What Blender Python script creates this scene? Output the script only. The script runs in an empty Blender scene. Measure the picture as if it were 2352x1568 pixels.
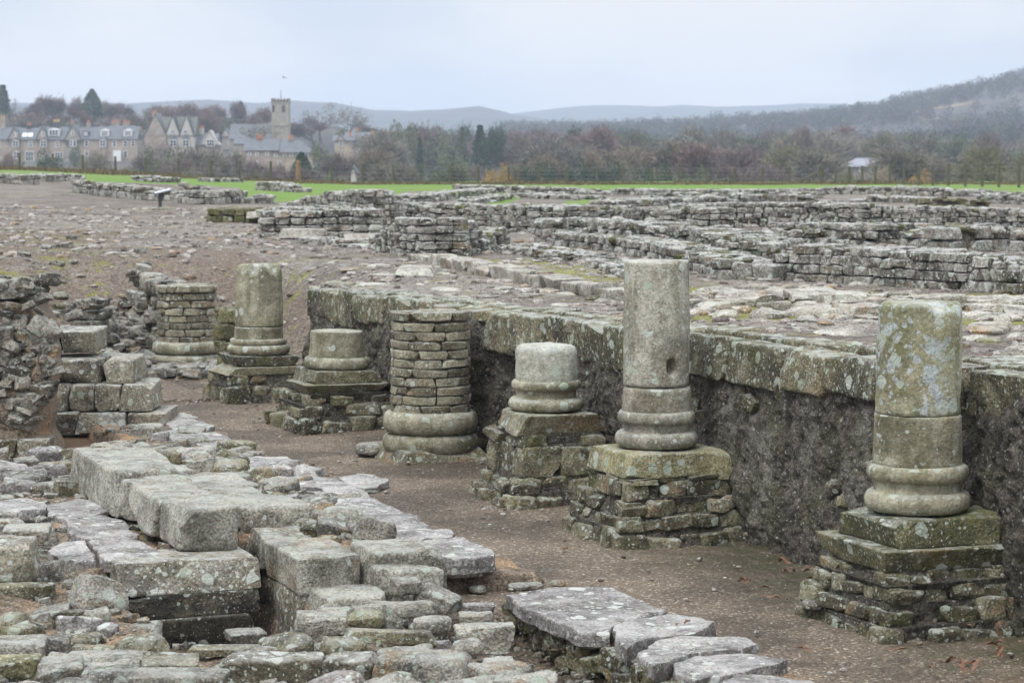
import bpy, math, random
import numpy as np
R_ = math.radians
random.seed(7); RNG = np.random.default_rng(7)
S = bpy.context.scene

# ------------------------------------------------------------------ camera
CAMZ = 2.75; F = 5553.0; CX = 1176.0; CY = 784.0
PITCH = math.atan((784 - 370) / F)
cd = bpy.data.cameras.new("camera"); cam = bpy.data.objects.new("camera", cd)
S.collection.objects.link(cam); S.camera = cam
cam.location = (0, 0, CAMZ); cam.rotation_euler = (math.pi / 2 - PITCH, 0, 0)
cd.sensor_width = 36; cd.lens = 36 * F / 2352; cd.clip_start = 0.5; cd.clip_end = 20000
cd.dof.use_dof = True; cd.dof.focus_distance = 16.5; cd.dof.aperture_fstop = 6.3

# ------------------------------------------------------------------ world, sun, exposure
SUN_EL, SUN_AZ = R_(56), R_(215)      # azimuth clockwise from +Y: behind the camera, to the left
w = bpy.data.worlds.new("World"); S.world = w; w.use_nodes = True
nt = w.node_tree; nt.nodes.clear()
o = nt.nodes.new("ShaderNodeOutputWorld"); bg = nt.nodes.new("ShaderNodeBackground")
sky = nt.nodes.new("ShaderNodeTexSky"); sky.sky_type = 'NISHITA'; sky.sun_disc = False
sky.sun_elevation = SUN_EL; sky.sun_rotation = SUN_AZ
tc = nt.nodes.new("ShaderNodeTexCoord"); mp = nt.nodes.new("ShaderNodeMapping")
mp.inputs['Scale'].default_value = (2.2, 2.2, 7.0); mp.inputs['Location'].default_value = (0.35, 0.2, 0.6)
nz = nt.nodes.new("ShaderNodeTexNoise"); nz.inputs['Scale'].default_value = 3.0; nz.inputs['Detail'].default_value = 4
nz.inputs['Roughness'].default_value = 0.45
rp = nt.nodes.new("ShaderNodeValToRGB")
rp.color_ramp.elements[0].position = 0.36; rp.color_ramp.elements[0].color = (6.9/9, 7.6/9, 8.7/9, 1)
rp.color_ramp.elements[1].position = 0.56; rp.color_ramp.elements[1].color = (9.3/9, 9.3/9, 9.4/9, 1)
sc = nt.nodes.new("ShaderNodeVectorMath"); sc.operation = 'SCALE'; sc.inputs['Scale'].default_value = 9.2
mx = nt.nodes.new("ShaderNodeMix"); mx.data_type = 'RGBA'; mx.inputs['Factor'].default_value = 0.93
L = nt.links.new
L(tc.outputs['Generated'], mp.inputs['Vector']); L(mp.outputs[0], nz.inputs['Vector']); L(nz.outputs['Fac'], rp.inputs[0])
sx = nt.nodes.new("ShaderNodeSeparateXYZ"); L(tc.outputs['Generated'], sx.inputs[0])
zr_ = nt.nodes.new("ShaderNodeMapRange"); zr_.inputs[1].default_value = .08; zr_.inputs[2].default_value = .9; zr_.inputs[3].default_value = 7.3; zr_.inputs[4].default_value = 19.0
L(sx.outputs[2], zr_.inputs[0]); L(zr_.outputs[0], sc.inputs['Scale']); L(rp.outputs[0], sc.inputs[0]); L(sky.outputs[0], mx.inputs['A']); L(sc.outputs[0], mx.inputs['B'])
L(mx.outputs['Result'], bg.inputs[0]); bg.inputs[1].default_value = 0.1; L(bg.outputs[0], o.inputs[0])
sd = bpy.data.lights.new("sun", 'SUN'); sd.energy = 1.5; sd.angle = R_(12); sd.color = (1, 0.97, 0.92)
so = bpy.data.objects.new("sun", sd); S.collection.objects.link(so); so.location = (0, 0, 60)
so.rotation_euler = (math.pi / 2 - SUN_EL, 0, -SUN_AZ + math.pi)
S.view_settings.view_transform = 'Standard'; S.view_settings.look = 'None'
S.view_settings.exposure = 0.28; S.view_settings.gamma = 1.0
S.cycles.max_bounces = 6; S.cycles.diffuse_bounces = 2; S.cycles.glossy_bounces = 2
S.cycles.volume_bounces = 3; S.cycles.use_denoising = True; S.cycles.transparent_max_bounces = 8

# ------------------------------------------------------------------ pixel <-> world (measuring the photograph)
cp, sp = math.cos(PITCH), math.sin(PITCH)
def ray(px, py):
    u = (px - CX) / F; v = (CY - py) / F
    return u, cp + v * sp, -sp + v * cp
def G(px, py, z):
    u, a, b = ray(px, py); t = (z - CAMZ) / b
    return (u * t, a * t, z)
def D(px, py, y):
    u, a, b = ray(px, py); t = y / a
    return (u * t, y, CAMZ + b * t)
def ZA(py, y): return D(CX, py, y)[2]
WD = np.array([-.354, .935]); ND = np.array([.935, .354]); WD /= np.linalg.norm(WD); ND /= np.linalg.norm(ND)
O2 = np.array([2.44, 14.4]); YAW = math.atan2(ND[1], ND[0])
def ST(s, t, z=0.0):
    p = O2 + s * WD + t * ND
    return (float(p[0]), float(p[1]), z)
def toST(x, y):
    dx = x - O2[0]; dy = y - O2[1]
    return dx * WD[0] + dy * WD[1], dx * ND[0] + dy * ND[1]
def sstep(a, b, x):
    t = np.clip((x - a) / (b - a), 0, 1); return t * t * (3 - 2 * t)

# ------------------------------------------------------------------ vector noise
def _h(ix, iy, iz, s):
    n = (ix * 374761393 + iy * 668265263 + iz * 2147483647 + s * 1274126177) & 0xffffffff
    n = ((n ^ (n >> 13)) * 1274126177) & 0xffffffff
    n = n ^ (n >> 16)
    return (n & 0xffff) / 32767.5 - 1.0
def vnoise(P, s=0):
    P = np.asarray(P, dtype=np.float64)
    i = np.floor(P).astype(np.int64); f = P - i; f = f * f * (3 - 2 * f)
    r = 0
    for dx in (0, 1):
        wx = f[..., 0] if dx else 1 - f[..., 0]
        for dy in (0, 1):
            wy = f[..., 1] if dy else 1 - f[..., 1]
            for dz in (0, 1):
                wz = f[..., 2] if dz else 1 - f[..., 2]
                r = r + wx * wy * wz * _h(i[..., 0] + dx, i[..., 1] + dy, i[..., 2] + dz, s)
    return r
def fbm(P, s=0, o=3):
    P = np.asarray(P, dtype=np.float64); r = 0; a = 1; k = 1
    for j in range(o):
        r = r + a * vnoise(P * k + 17.3 * j, s + j); a *= .5; k *= 2.03
    return r
def n2(x, y, sc, s=0, o=3):
    x = np.asarray(x, float); y = np.asarray(y, float)
    return fbm(np.stack([x / sc, y / sc, np.zeros_like(x) + .5], -1), s, o)

# ------------------------------------------------------------------ mesh collector
class Acc:
    def __init__(self): self.V = []; self.Q = []; self.T = []; self.M = []; self.n = 0; self.C = []
    def add(self, V, Q, tone=None, mat=0):
        V = np.asarray(V, np.float32).reshape(-1, 3)
        if tone is None: tone = (random.random(), random.random(), random.random())
        Q = np.asarray(Q, np.int64)
        if Q.shape[1] == 3: self.T.append(Q + self.n); self.M.append(('t', len(Q), mat))
        else: self.Q.append(Q + self.n); self.M.append(('q', len(Q), mat))
        self.V.append(V)
        C = np.ones((len(V), 4), np.float32)
        tn = np.asarray(tone, np.float32)
        C[:, :3] = tn
        self.C.append(C); self.n += len(V)
    def build(self, name, mats, parent=None, loc=None, smooth=True, sharp=32):
        me = bpy.data.meshes.new(name)
        V = np.concatenate(self.V) if self.V else np.zeros((0, 3), np.float32)
        q = np.concatenate(self.Q) if self.Q else np.zeros((0, 4), np.int64)
        t = np.concatenate(self.T) if self.T else np.zeros((0, 3), np.int64)
        if loc is not None: V = V - np.asarray(loc, np.float32)
        me.vertices.add(len(V)); me.vertices.foreach_set('co', V.ravel())
        nl = len(q) * 4 + len(t) * 3
        me.loops.add(nl); me.loops.foreach_set('vertex_index', np.concatenate([q.ravel(), t.ravel()]).astype(np.int32))
        me.polygons.add(len(q) + len(t))
        st = np.concatenate([np.arange(len(q)) * 4, len(q) * 4 + np.arange(len(t)) * 3]).astype(np.int32)
        me.polygons.foreach_set('loop_start', st)
        mi = np.concatenate([np.full(c, m) for k, c, m in self.M if k == 'q'] + [np.full(c, m) for k, c, m in self.M if k == 't']).astype(np.int32)
        me.polygons.foreach_set('material_index', mi)
        me.polygons.foreach_set('use_smooth', np.full(len(q) + len(t), smooth))
        if not isinstance(mats, (list, tuple)): mats = [mats]
        for m in mats: me.materials.append(m)
        me.update(calc_edges=True)
        if smooth and sharp: me.set_sharp_from_angle(angle=R_(sharp))
        ca = me.color_attributes.new('tone', 'FLOAT_COLOR', 'POINT')
        ca.data.foreach_set('color', np.concatenate(self.C).ravel())
        ob = bpy.data.objects.new(name, me); S.collection.objects.link(ob)
        if parent is not None: ob.parent = parent
        if loc is not None and parent is None: ob.location = loc
        return ob
def tag(ob, label=None, cat=None, group=None, kind=None):
    if label: ob['label'] = label
    if cat: ob['category'] = cat
    if group: ob['group'] = group
    if kind: ob['kind'] = kind
    return ob
def thing(name, label, cat, loc=(0, 0, 0), rz=0, group=None):
    e = bpy.data.objects.new(name, None); S.collection.objects.link(e); e.location = loc; e.rotation_euler = (0, 0, rz)
    e.empty_display_size = .2
    return tag(e, label, cat, group)
def copy_tree(ob, parent=None):
    c = ob.copy(); S.collection.objects.link(c)
    if parent is not None: c.parent = parent
    for ch in list(ob.children): copy_tree(ch, c)
    return c

# ------------------------------------------------------------------ stone shapes
_cg = {}
def cubegrid(n):
    if n in _cg: return _cg[n]
    idx = {}; V = []; Q = []
    def vid(a):
        if a not in idx: idx[a] = len(V); V.append([2 * k / n - 1 for k in a])
        return idx[a]
    for ax in range(3):
        for sd_ in (0, n):
            for i in range(n):
                for j in range(n):
                    c = []
                    for (p_, q_) in ((i, j), (i + 1, j), (i + 1, j + 1), (i, j + 1)):
                        a = [0, 0, 0]; a[ax] = sd_; a[(ax + 1) % 3] = p_; a[(ax + 2) % 3] = q_; c.append(vid(tuple(a)))
                    if sd_ == 0: c.reverse()
                    Q.append(c)
    _cg[n] = (np.array(V, float), np.array(Q)); return _cg[n]
def shape(n, p, chips, amp, seed, size=(1, 1, 1), nsc=1.0):
    """stone centred at 0 with half-sizes size; p = squareness"""
    rg = np.random.default_rng(seed)
    V, Q = cubegrid(n)
    # spread the grid towards the edges so the rounding has vertices
    W = np.sign(V) * (1 - (1 - np.abs(V)) ** 1.35)
    sz0 = np.asarray(size, float)
    if p < 3.5: W = W / (np.sum(np.abs(W) ** p, 1) ** (1 / p))[:, None]
    else:
        rad = min(.9, 1.75 / p) * sz0.min() * .85; B = W * sz0; inn = np.clip(B, -(sz0 - rad), sz0 - rad); dd_ = B - inn
        W = (inn + rad * dd_ / (np.linalg.norm(dd_, axis=1)[:, None] + 1e-9)) / sz0
    W[:, 0] *= 1 + rg.uniform(-.12, .12) * W[:, 2]; W[:, 1] *= 1 + rg.uniform(-.12, .12) * W[:, 2]
    W[:, 2] *= 1 + rg.uniform(-.10, .10) * W[:, 0]
    for _ in range(chips):
        d = rg.normal(size=3); d /= np.linalg.norm(d)
        sup = np.max(W @ d); lim = sup * rg.uniform(.74, .93)
        ex = W @ d - lim; m = ex > 0
        W[m] -= np.outer(ex[m], d)
    sz = np.asarray(size, float)
    X = W * sz
    ms = float(np.min(sz)); g = float(np.mean(sz))
    nrm = W / (np.linalg.norm(W, axis=1)[:, None] + 1e-6)
    off = rg.uniform(0, 90, 3)
    a = fbm(X / (g * .9) * nsc + off, seed, 3); b = fbm(X / (g * .28) + off, seed + 5, 2)
    c3 = 1 - np.abs(fbm(X / (g * .45) + off + 9, seed + 8, 2)); crk = -np.clip(c3 - .93, 0, 1) * 6 * .35
    X = X + nrm * ((a * amp + b * amp * .45 + crk * amp) * ms)[:, None]
    return X, Q
_lib = {}
def lib(kind):
    if kind in _lib: return _lib[kind]
    prm = dict(block=(6, 8, 3, .10), slabby=(6, 7, 4, .16), rub=(6, 5.5, 6, .18), cob=(4, 2.5, 1, .12), peb=(2, 2.6, 1, .10), brick=(5, 7, 1, .08))[kind]
    _lib[kind] = [shape(prm[0], prm[1], prm[2], prm[3], 100 + k * 7 + len(kind) * 1000) for k in range(14)]
    return _lib[kind]
def rotz(a):
    c, s = math.cos(a), math.sin(a); return np.array([[c, -s, 0], [s, c, 0], [0, 0, 1.]])
def rotx(a):
    c, s = math.cos(a), math.sin(a); return np.array([[1, 0, 0], [0, c, -s], [0, s, c.real]])
def roty(a):
    c, s = math.cos(a), math.sin(a); return np.array([[c, 0, s], [0, 1, 0], [-s, 0, c]])
def put(acc, kind, c, size, rz=0, tx=0, ty=0, mat=0, tone=None):
    X, Q = random.choice(lib(kind))
    fl = np.array([random.choice((-1, 1)), random.choice((-1, 1)), 1.0])
    Y = X * fl * np.array(size) * .5
    Qq = Q if fl[0] * fl[1] > 0 else Q[:, ::-1]
    Mx = rotz(rz) @ roty(ty) @ rotx(tx)
    acc.add(Y @ Mx.T + np.array(c), Qq, tone, mat)
def big(acc, c, size, rz=0, tx=0, ty=0, n=12, p=7, chips=3, amp=.07, seed=None, mat=0, tone=None):
    X, Q = shape(n, p, chips, amp, seed if seed is not None else random.randrange(99999), np.array(size) * .5)
    Mx = rotz(rz) @ roty(ty) @ rotx(tx)
    acc.add(X @ Mx.T + np.array(c), Q, tone, mat)

# ------------------------------------------------------------------ materials
class NB:
    def __init__(s, name):
        s.m = bpy.data.materials.new(name); s.m.use_nodes = True; s.t = s.m.node_tree; s.t.nodes.clear()
        s.out = s.t.nodes.new("ShaderNodeOutputMaterial"); s.b = s.t.nodes.new("ShaderNodeBsdfPrincipled")
        s.t.links.new(s.b.outputs[0], s.out.inputs[0])
    def lk(s, a, i):
        if isinstance(a, (int, float)): i.default_value = a
        elif isinstance(a, tuple): i.default_value = a if len(a) != 3 or i.type == 'VECTOR' else (*a, 1)
        else: s.t.links.new(a, i)
    def node(s, ty, **k):
        n = s.t.nodes.new(ty)
        for a, v in k.items(): setattr(n, a, v)
        return n
    def math(s, op, a, b=0.0, c=None, clamp=False):
        n = s.node("ShaderNodeMath", operation=op); n.use_clamp = clamp
        s.lk(a, n.inputs[0]); s.lk(b, n.inputs[1])
        if c is not None: s.lk(c, n.inputs[2])
        return n.outputs[0]
    def mr(s, v, a, b, c=0.0, d=1.0, smooth=True):
        n = s.node("ShaderNodeMapRange"); n.interpolation_type = 'SMOOTHSTEP' if smooth else 'LINEAR'
        s.lk(v, n.inputs[0]); n.inputs[1].default_value = a; n.inputs[2].default_value = b
        n.inputs[3].default_value = c; n.inputs[4].default_value = d; return n.outputs[0]
    def noise(s, v, sc, det=3, rough=.55, dist=0):
        n = s.node("ShaderNodeTexNoise"); s.lk(v, n.inputs['Vector']); n.inputs['Scale'].default_value = sc
        n.inputs['Detail'].default_value = det; n.inputs['Roughness'].default_value = rough; n.inputs['Distortion'].default_value = dist
        return n.outputs['Fac']
    def vor(s, v, sc, feat='F1', rnd=1.0):
        n = s.node("ShaderNodeTexVoronoi", feature=feat); s.lk(v, n.inputs['Vector']); n.inputs['Scale'].default_value = sc
        n.inputs['Randomness'].default_value = rnd
        return n
    def mix(s, f, a, b, mode='MIX'):
        n = s.node("ShaderNodeMix", data_type='RGBA', blend_type=mode); s.lk(f, n.inputs['Factor'])
        s.lk(a, n.inputs['A']); s.lk(b, n.inputs['B']); return n.outputs['Result']
    def vec(s, v, scale=(1, 1, 1), off=None):
        n = s.node("ShaderNodeMapping"); s.lk(v, n.inputs[0]); n.inputs['Scale'].default_value = scale
        if off is not None: s.lk(off, n.inputs['Location'])
        return n.outputs[0]
    def bump(s, h, dist, strength=1.0, prev=None):
        n = s.node("ShaderNodeBump"); s.lk(h, n.inputs['Height']); n.inputs['Distance'].default_value = dist
        n.inputs['Strength'].default_value = strength
        if prev is not None: s.t.links.new(prev, n.inputs['Normal'])
        return n.outputs[0]
    def coords(s, off=True):
        t = s.node("ShaderNodeTexCoord"); v = t.outputs['Object']
        a = s.node("ShaderNodeAttribute", attribute_name='tone'); s.sep = s.node("ShaderNodeSeparateColor")
        s.t.links.new(a.outputs['Color'], s.sep.inputs[0])
        s.tr, s.tg, s.tb = s.sep.outputs
        if off:
            oi = s.node("ShaderNodeObjectInfo"); k = s.math('ADD', s.math('MULTIPLY', s.tb, 37.0), s.math('MULTIPLY', oi.outputs['Random'], 61.0))
            c = s.node("ShaderNodeCombineXYZ"); s.lk(k, c.inputs[0]); s.lk(k, c.inputs[1]); s.lk(k, c.inputs[2])
            n = s.node("ShaderNodeVectorMath", operation='ADD'); s.t.links.new(v, n.inputs[0]); s.t.links.new(c.outputs[0], n.inputs[1])
            v = n.outputs[0]
        return v
    def nz(s):
        g = s.node("ShaderNodeNewGeometry"); x = s.node("ShaderNodeSeparateXYZ"); s.t.links.new(g.outputs['Normal'], x.inputs[0]); return x.outputs[2]

def stone_mat(name, lo, hi, lichen=.5, moss=.15, dark=.4, warm=.25, sc=1.0, strata=0.0, spot=(.47, .50, .46), bumpd=.012, topl=.5, streak=0, blotch=0, grain=1.0):
    b = NB(name); v = b.coords(); z = b.nz(); up = b.mr(z, .1, .85)
    n1 = b.noise(v, 2.3 * sc, 5, .6); n2_ = b.noise(v, 9 * sc, 5, .65); n3 = b.noise(v, 55 * sc, 3, .7)
    f = b.math('ADD', b.math('MULTIPLY', n1, .6), b.math('MULTIPLY', n2_, .4))
    f = b.math('ADD', b.mr(f, .38, .62), b.math('MULTIPLY', b.math('SUBTRACT', b.tr, .5), .8), clamp=True)
    col = b.mix(f, (*lo, 1), (*hi, 1))
    # ochre / iron staining that differs from stone to stone
    wf = b.math('MULTIPLY', b.mr(b.noise(v, 3.1 * sc, 4, .6), .50, .66), b.math('MULTIPLY', b.mr(b.tg, .35, .9), warm * 1.6), clamp=True)
    col = b.mix(wf, col, (.30, .205, .115, 1))
    if streak:
        sk = b.noise(b.vec(v, (7, 7, 1.3)), 1.0, 5, .65, .3); col = b.mix(b.mr(sk, .46, .60, 0, streak), col, (.085, .085, .045, 1)); col = b.mix(b.mr(sk, .46, .36, 0, streak * .7), col, (.40, .39, .34, 1))
    if strata:
        sv = b.vec(v, (1.2, 1.2, 16)); st = b.noise(sv, 3, 4, .6, .4); col = b.mix(b.mr(st, .45, .3, 0, strata), col, (.07, .06, .05, 1))
    # black biofilm
    df = b.math('MULTIPLY', b.mr(b.noise(v, 4.5 * sc, 6, .68), .50, .66), dark)
    col = b.mix(df, col, (.055, .052, .044, 1))
    # grain
    g0, g1 = 1 - .52 * grain, 1 + .45 * grain
    col = b.mix(1.0, col, b.mix(b.mr(n3, .3, .7), (g0, g0, g0, 1), (g1, g1, g1, 1)), 'MULTIPLY')
    # crustose lichen: rounded patches in two sizes with ragged borders, commoner on upward faces
    dv = b.node("ShaderNodeVectorMath", operation='ADD'); nn = b.node("ShaderNodeTexNoise"); b.lk(v, nn.inputs['Vector']); nn.inputs['Scale'].default_value = 26 * sc; nn.inputs['Detail'].default_value = 3
    ns = b.node("ShaderNodeVectorMath", operation='SCALE'); b.t.links.new(nn.outputs['Color'], ns.inputs[0]); ns.inputs['Scale'].default_value = .035 / sc
    b.t.links.new(v, dv.inputs[0]); b.t.links.new(ns.outputs[0], dv.inputs[1]); v2 = dv.outputs[0]
    lmask = b.mr(b.noise(v, 1.7 * sc, 3, .6), .40, .62)
    amt = b.math('ADD', b.math('MULTIPLY', lmask, .6), b.math('MULTIPLY', up, topl))
    for (vs, th, prob) in ((9 * sc, .40, .55), (24 * sc, .36, .6), (60 * sc, .34, .55)):
        vo = b.vor(v2, vs); se = b.node("ShaderNodeSeparateColor"); b.t.links.new(vo.outputs['Color'], se.inputs[0])
        pres = b.math('GREATER_THAN', b.math('ADD', se.outputs[0], b.math('MULTIPLY', amt, .45)), 1.17 - prob * lichen)
        rad = b.math('ADD', b.math('MULTIPLY', se.outputs[1], .28), th - .22)
        m = b.math('MULTIPLY', b.mr(b.math('SUBTRACT', rad, vo.outputs['Distance']), -.01, .05), pres)
        m = b.math('MULTIPLY', m, .85)
        col = b.mix(m, col, b.mix(se.outputs[2], (*spot, 1), (spot[0] * .72, spot[1] * .8, spot[2] * .68, 1)))
    if blotch:   # blue-grey crust lichens in clustered rounded patches
        nb = b.noise(v2, 2.2 * sc, 3, .5)
        for vs in (10 * sc, 21 * sc):
            vo = b.vor(v2, vs); se = b.node("ShaderNodeSeparateColor"); b.t.links.new(vo.outputs['Color'], se.inputs[0])
            rad = b.math('MULTIPLY', b.math('ADD', b.math('MULTIPLY', se.outputs[1], .35), .22), b.mr(b.math('ADD', nb, b.math('MULTIPLY', se.outputs[0], .08)), .59, .68))
            bm = b.math('MULTIPLY', b.mr(b.math('SUBTRACT', rad, vo.outputs['Distance']), .0, .06), blotch)
            col = b.mix(bm, col, b.mix(b.mr(n3, .3, .7), (.24, .27, .27, 1), (.46, .50, .50, 1)))
    # overall pale crust on tops
    pc = b.math('MULTIPLY', b.math('MULTIPLY', up, b.mr(b.noise(v, 6 * sc, 6, .7), .42, .6)), .62 * topl)
    col = b.mix(pc, col, (spot[0] * .93, spot[1] * .9, spot[2] * .93, 1))
    # moss / algae
    if moss:
        mf = b.math('MULTIPLY', b.mr(b.noise(v, 2.6 * sc, 6, .7), .50, .64), moss)
        col = b.mix(mf, col, b.mix(n2_, (.065, .075, .012, 1), (.19, .19, .05, 1)))
    b.lk(col, b.b.inputs['Base Color']); b.b.inputs['Roughness'].default_value = .82
    b.b.inputs['Specular IOR Level'].default_value = .35
    vb = b.vor(v, 38 * sc)
    h = b.math('ADD', b.math('MULTIPLY', n2_, 1.6), b.math('ADD', b.math('MULTIPLY', n3, .55), b.math('MULTIPLY', b.noise(v, 24 * sc, 4, .7), .9)))
    b.lk(b.bump(h, bumpd * 2.0, 1.0), b.b.inputs['Normal'])
    return b.m

def ground_mat(name, kind):
    b = NB(name); t = b.node("ShaderNodeTexCoord"); v = t.outputs['Object']
    a = b.node("ShaderNodeAttribute", attribute_name='tone'); se = b.node("ShaderNodeSeparateColor"); b.t.links.new(a.outputs['Color'], se.inputs[0])
    gr, mo, br = se.outputs
    if kind == 'fine':
        v1 = b.vor(v, 62); v2 = b.vor(v, 130); c1 = b.node("ShaderNodeSeparateColor"); b.t.links.new(v1.outputs['Color'], c1.inputs[0])
        c2 = b.node("ShaderNodeSeparateColor"); b.t.links.new(v2.outputs['Color'], c2.inputs[0])
        col = b.mix(b.math('POWER', c1.outputs[0], 1.4), (.06, .046, .034, 1), (.265, .215, .165, 1))
        col = b.mix(.45, col, b.mix(c2.outputs[0], (.06, .045, .034, 1), (.28, .225, .17, 1)))
        col = b.mix(b.math('MULTIPLY', b.math('GREATER_THAN', c1.outputs[1], .93), .7), col, (.5, .46, .38, 1))
        big_ = b.noise(v, .9, 5, .6)
        col = b.mix(1.0, col, b.mix(b.mr(big_, .35, .65), (.52, .51, .50, 1), (1.12, 1.10, 1.06, 1)), 'MULTIPLY')
        col = b.mix(b.math('MULTIPLY', mo, b.mr(b.noise(v, 5, 5, .7), .35, .62)), col, (.05, .052, .02, 1))
        col = b.mix(b.math('MULTIPLY', br, .75), col, b.mix(c1.outputs[0], (.12, .065, .035, 1), (.23, .13, .075, 1)))
        h = b.math('ADD', b.math('MULTIPLY', v1.outputs['Distance'], -1.0), b.math('MULTIPLY', v2.outputs['Distance'], -.5))
        nm = b.bump(h, .012, .9); nm = b.bump(b.noise(v, 3, 5, .6), .05, .8, nm)
        b.b.inputs['Roughness'].default_value = .75
    else:
        v1 = b.vor(v, 16); v2 = b.vor(v, 38); c1 = b.node("ShaderNodeSeparateColor"); b.t.links.new(v1.outputs['Color'], c1.inputs[0])
        c2 = b.node("ShaderNodeSeparateColor"); b.t.links.new(v2.outputs['Color'], c2.inputs[0])
        col = b.mix(c1.outputs[0], (.08, .068, .06, 1), (.42, .39, .35, 1))
        col = b.mix(.5, col, b.mix(c2.outputs[0], (.09, .075, .065, 1), (.37, .335, .30, 1)))
        n_ = b.noise(v, .35, 6, .62)
        col = b.mix(1.0, col, b.mix(b.mr(n_, .35, .65), (.66, .62, .59, 1), (1.10, 1.09, 1.07, 1)), 'MULTIPLY')
        col = b.mix(b.math('MULTIPLY', b.mr(b.noise(v, .9, 6, .7), .55, .66), .55), col, (.46, .46, .42, 1))
        col = b.mix(b.math('MULTIPLY', br, .8), col, b.mix(c2.outputs[0], (.09, .065, .048, 1), (.24, .18, .135, 1)))
        mm = b.mr(b.math('ADD', b.noise(v, 2.2, 6, .72), b.math('MULTIPLY', mo, .25)), .56, .68)
        mm = b.math('MULTIPLY', mm, .8)
        col = b.mix(mm, col, b.mix(c2.outputs[0], (.13, .14, .02, 1), (.33, .32, .06, 1)))
        gn = b.noise(v, 14, 5, .7); g2 = b.noise(v, .25, 5, .6)
        gc = b.mix(gn, (.09, .20, .02, 1), (.21, .38, .05, 1))
        gc = b.mix(b.mr(g2, .42, .62), gc, (.20, .27, .075, 1)); gc = b.mix(b.math('MULTIPLY', b.mr(b.noise(v, .9, 5, .7), .56, .66), .7), gc, (.16, .17, .06, 1))
        edge = b.mr(b.math('ADD', gr, b.math('MULTIPLY', b.math('SUBTRACT', b.noise(v, 1.6, 5, .7), .5), .7)), .42, .56)
        col = b.mix(edge, col, gc)
        h = b.math('ADD', b.math('MULTIPLY', v1.outputs['Distance'], -1.0), b.math('MULTIPLY', v2.outputs['Distance'], -.5))
        nm = b.bump(h, .06, 1.0); nm = b.bump(b.noise(v, 1.8, 6, .7), .12, .7, nm)
        b.b.inputs['Roughness'].default_value = .9
    b.lk(col, b.b.inputs['Base Color']); b.lk(nm, b.b.inputs['Normal']); b.b.inputs['Specular IOR Level'].default_value = .3
    return b.m
def rough_mat(name, c1, c2, c3, sc=1.0, fleck=.4, bumpd=.05, stain=False):
    """mortar, earth and rubble core"""
    b = NB(name); v = b.coords(False)
    n1 = b.noise(v, 2.0 * sc, 6, .65); n2_ = b.noise(v, 13 * sc, 6, .72); n3 = b.noise(v, 60 * sc, 3, .7)
    col = b.mix(b.mr(n2_, .35, .65), (*c1, 1), (*c2, 1)); col = b.mix(b.mr(n1, .48, .64), col, (*c3, 1))
    if stain:
        sn = b.noise(b.vec(v, (1.4, 1.4, .7)), 1.6, 6, .68); col = b.mix(b.mr(sn, .50, .64, 0, .65), col, (.23, .22, .185, 1)); col = b.mix(b.mr(sn, .46, .34, 0, .6), col, (.035, .03, .025, 1))
    col = b.mix(1.0, col, b.mix(b.mr(n3, .3, .7), (.45, .45, .45, 1), (1.55, 1.55, 1.55, 1)), 'MULTIPLY')
    for vs, th, pr in ((17 * sc, .22, .93 - .1 * fleck), (42 * sc, .26, .92 - .12 * fleck)):
        vo = b.vor(v, vs); se = b.node("ShaderNodeSeparateColor"); b.t.links.new(vo.outputs['Color'], se.inputs[0])
        m = b.math('MULTIPLY', b.math('LESS_THAN', vo.outputs['Distance'], th), b.math('GREATER_THAN', se.outputs[0], pr))
        col = b.mix(b.math('MULTIPLY', m, .75), col, (.42, .43, .40, 1))
    b.lk(col, b.b.inputs['Base Color']); b.b.inputs['Roughness'].default_value = .9; b.b.inputs['Specular IOR Level'].default_value = .3
    vb = b.vor(v, 22 * sc)
    h = b.math('ADD', b.math('MULTIPLY', n2_, 1.4), b.math('ADD', b.math('MULTIPLY', n3, .5), b.math('MULTIPLY', vb.outputs['Distance'], -.6)))
    b.lk(b.bump(h, bumpd, .9), b.b.inputs['Normal']); return b.m
def plain(name, c, rough=.8, var=.15, sc=4.0, metal=0, bump=0.0):
    b = NB(name); t = b.node("ShaderNodeTexCoord"); n = b.noise(t.outputs['Object'], sc, 5, .65)
    col = b.mix(b.mr(n, .3, .7), tuple(x * (1 - var) for x in c) + (1,), tuple(min(1, x * (1 + var)) for x in c) + (1,))
    b.lk(col, b.b.inputs['Base Color']); b.b.inputs['Roughness'].default_value = rough; b.b.inputs['Metallic'].default_value = metal
    if bump: b.lk(b.bump(n, bump), b.b.inputs['Normal'])
    return b.m

M_col = stone_mat("column sandstone", (.125, .115, .07), (.37, .35, .255), lichen=.40, moss=.26, dark=.35, warm=.55, sc=1.0, bumpd=.006, topl=.8, streak=.4, grain=.5)
M_colgrey = stone_mat("grey column sandstone", (.165, .155, .12), (.42, .405, .335), lichen=.42, moss=.16, dark=.42, warm=.55, sc=.9, bumpd=.006, topl=.8, streak=.4, blotch=.35, grain=.6)
M_colmoss = stone_mat("green column sandstone", (.125, .125, .065), (.36, .35, .24), lichen=.45, moss=.42, dark=.22, warm=.6, sc=.9, bumpd=.006, topl=.8, streak=.4, blotch=.85, grain=.5)
M_colpale = stone_mat("pale column sandstone", (.16, .155, .11), (.42, .42, .355), lichen=.45, moss=.2, dark=.3, warm=.5, sc=.9, bumpd=.007, topl=.9, streak=.3, blotch=.9, grain=.5)
M_plinth = stone_mat("plinth sandstone", (.09, .088, .045), (.33, .30, .17), lichen=.85, moss=.6, dark=.5, warm=.75, sc=1.1, bumpd=.012, topl=.55)
M_foot = stone_mat("footing stone", (.065, .058, .035), (.28, .255, .17), lichen=.75, moss=.38, dark=.75, warm=.5, sc=1.2, bumpd=.014, topl=.6)
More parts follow.
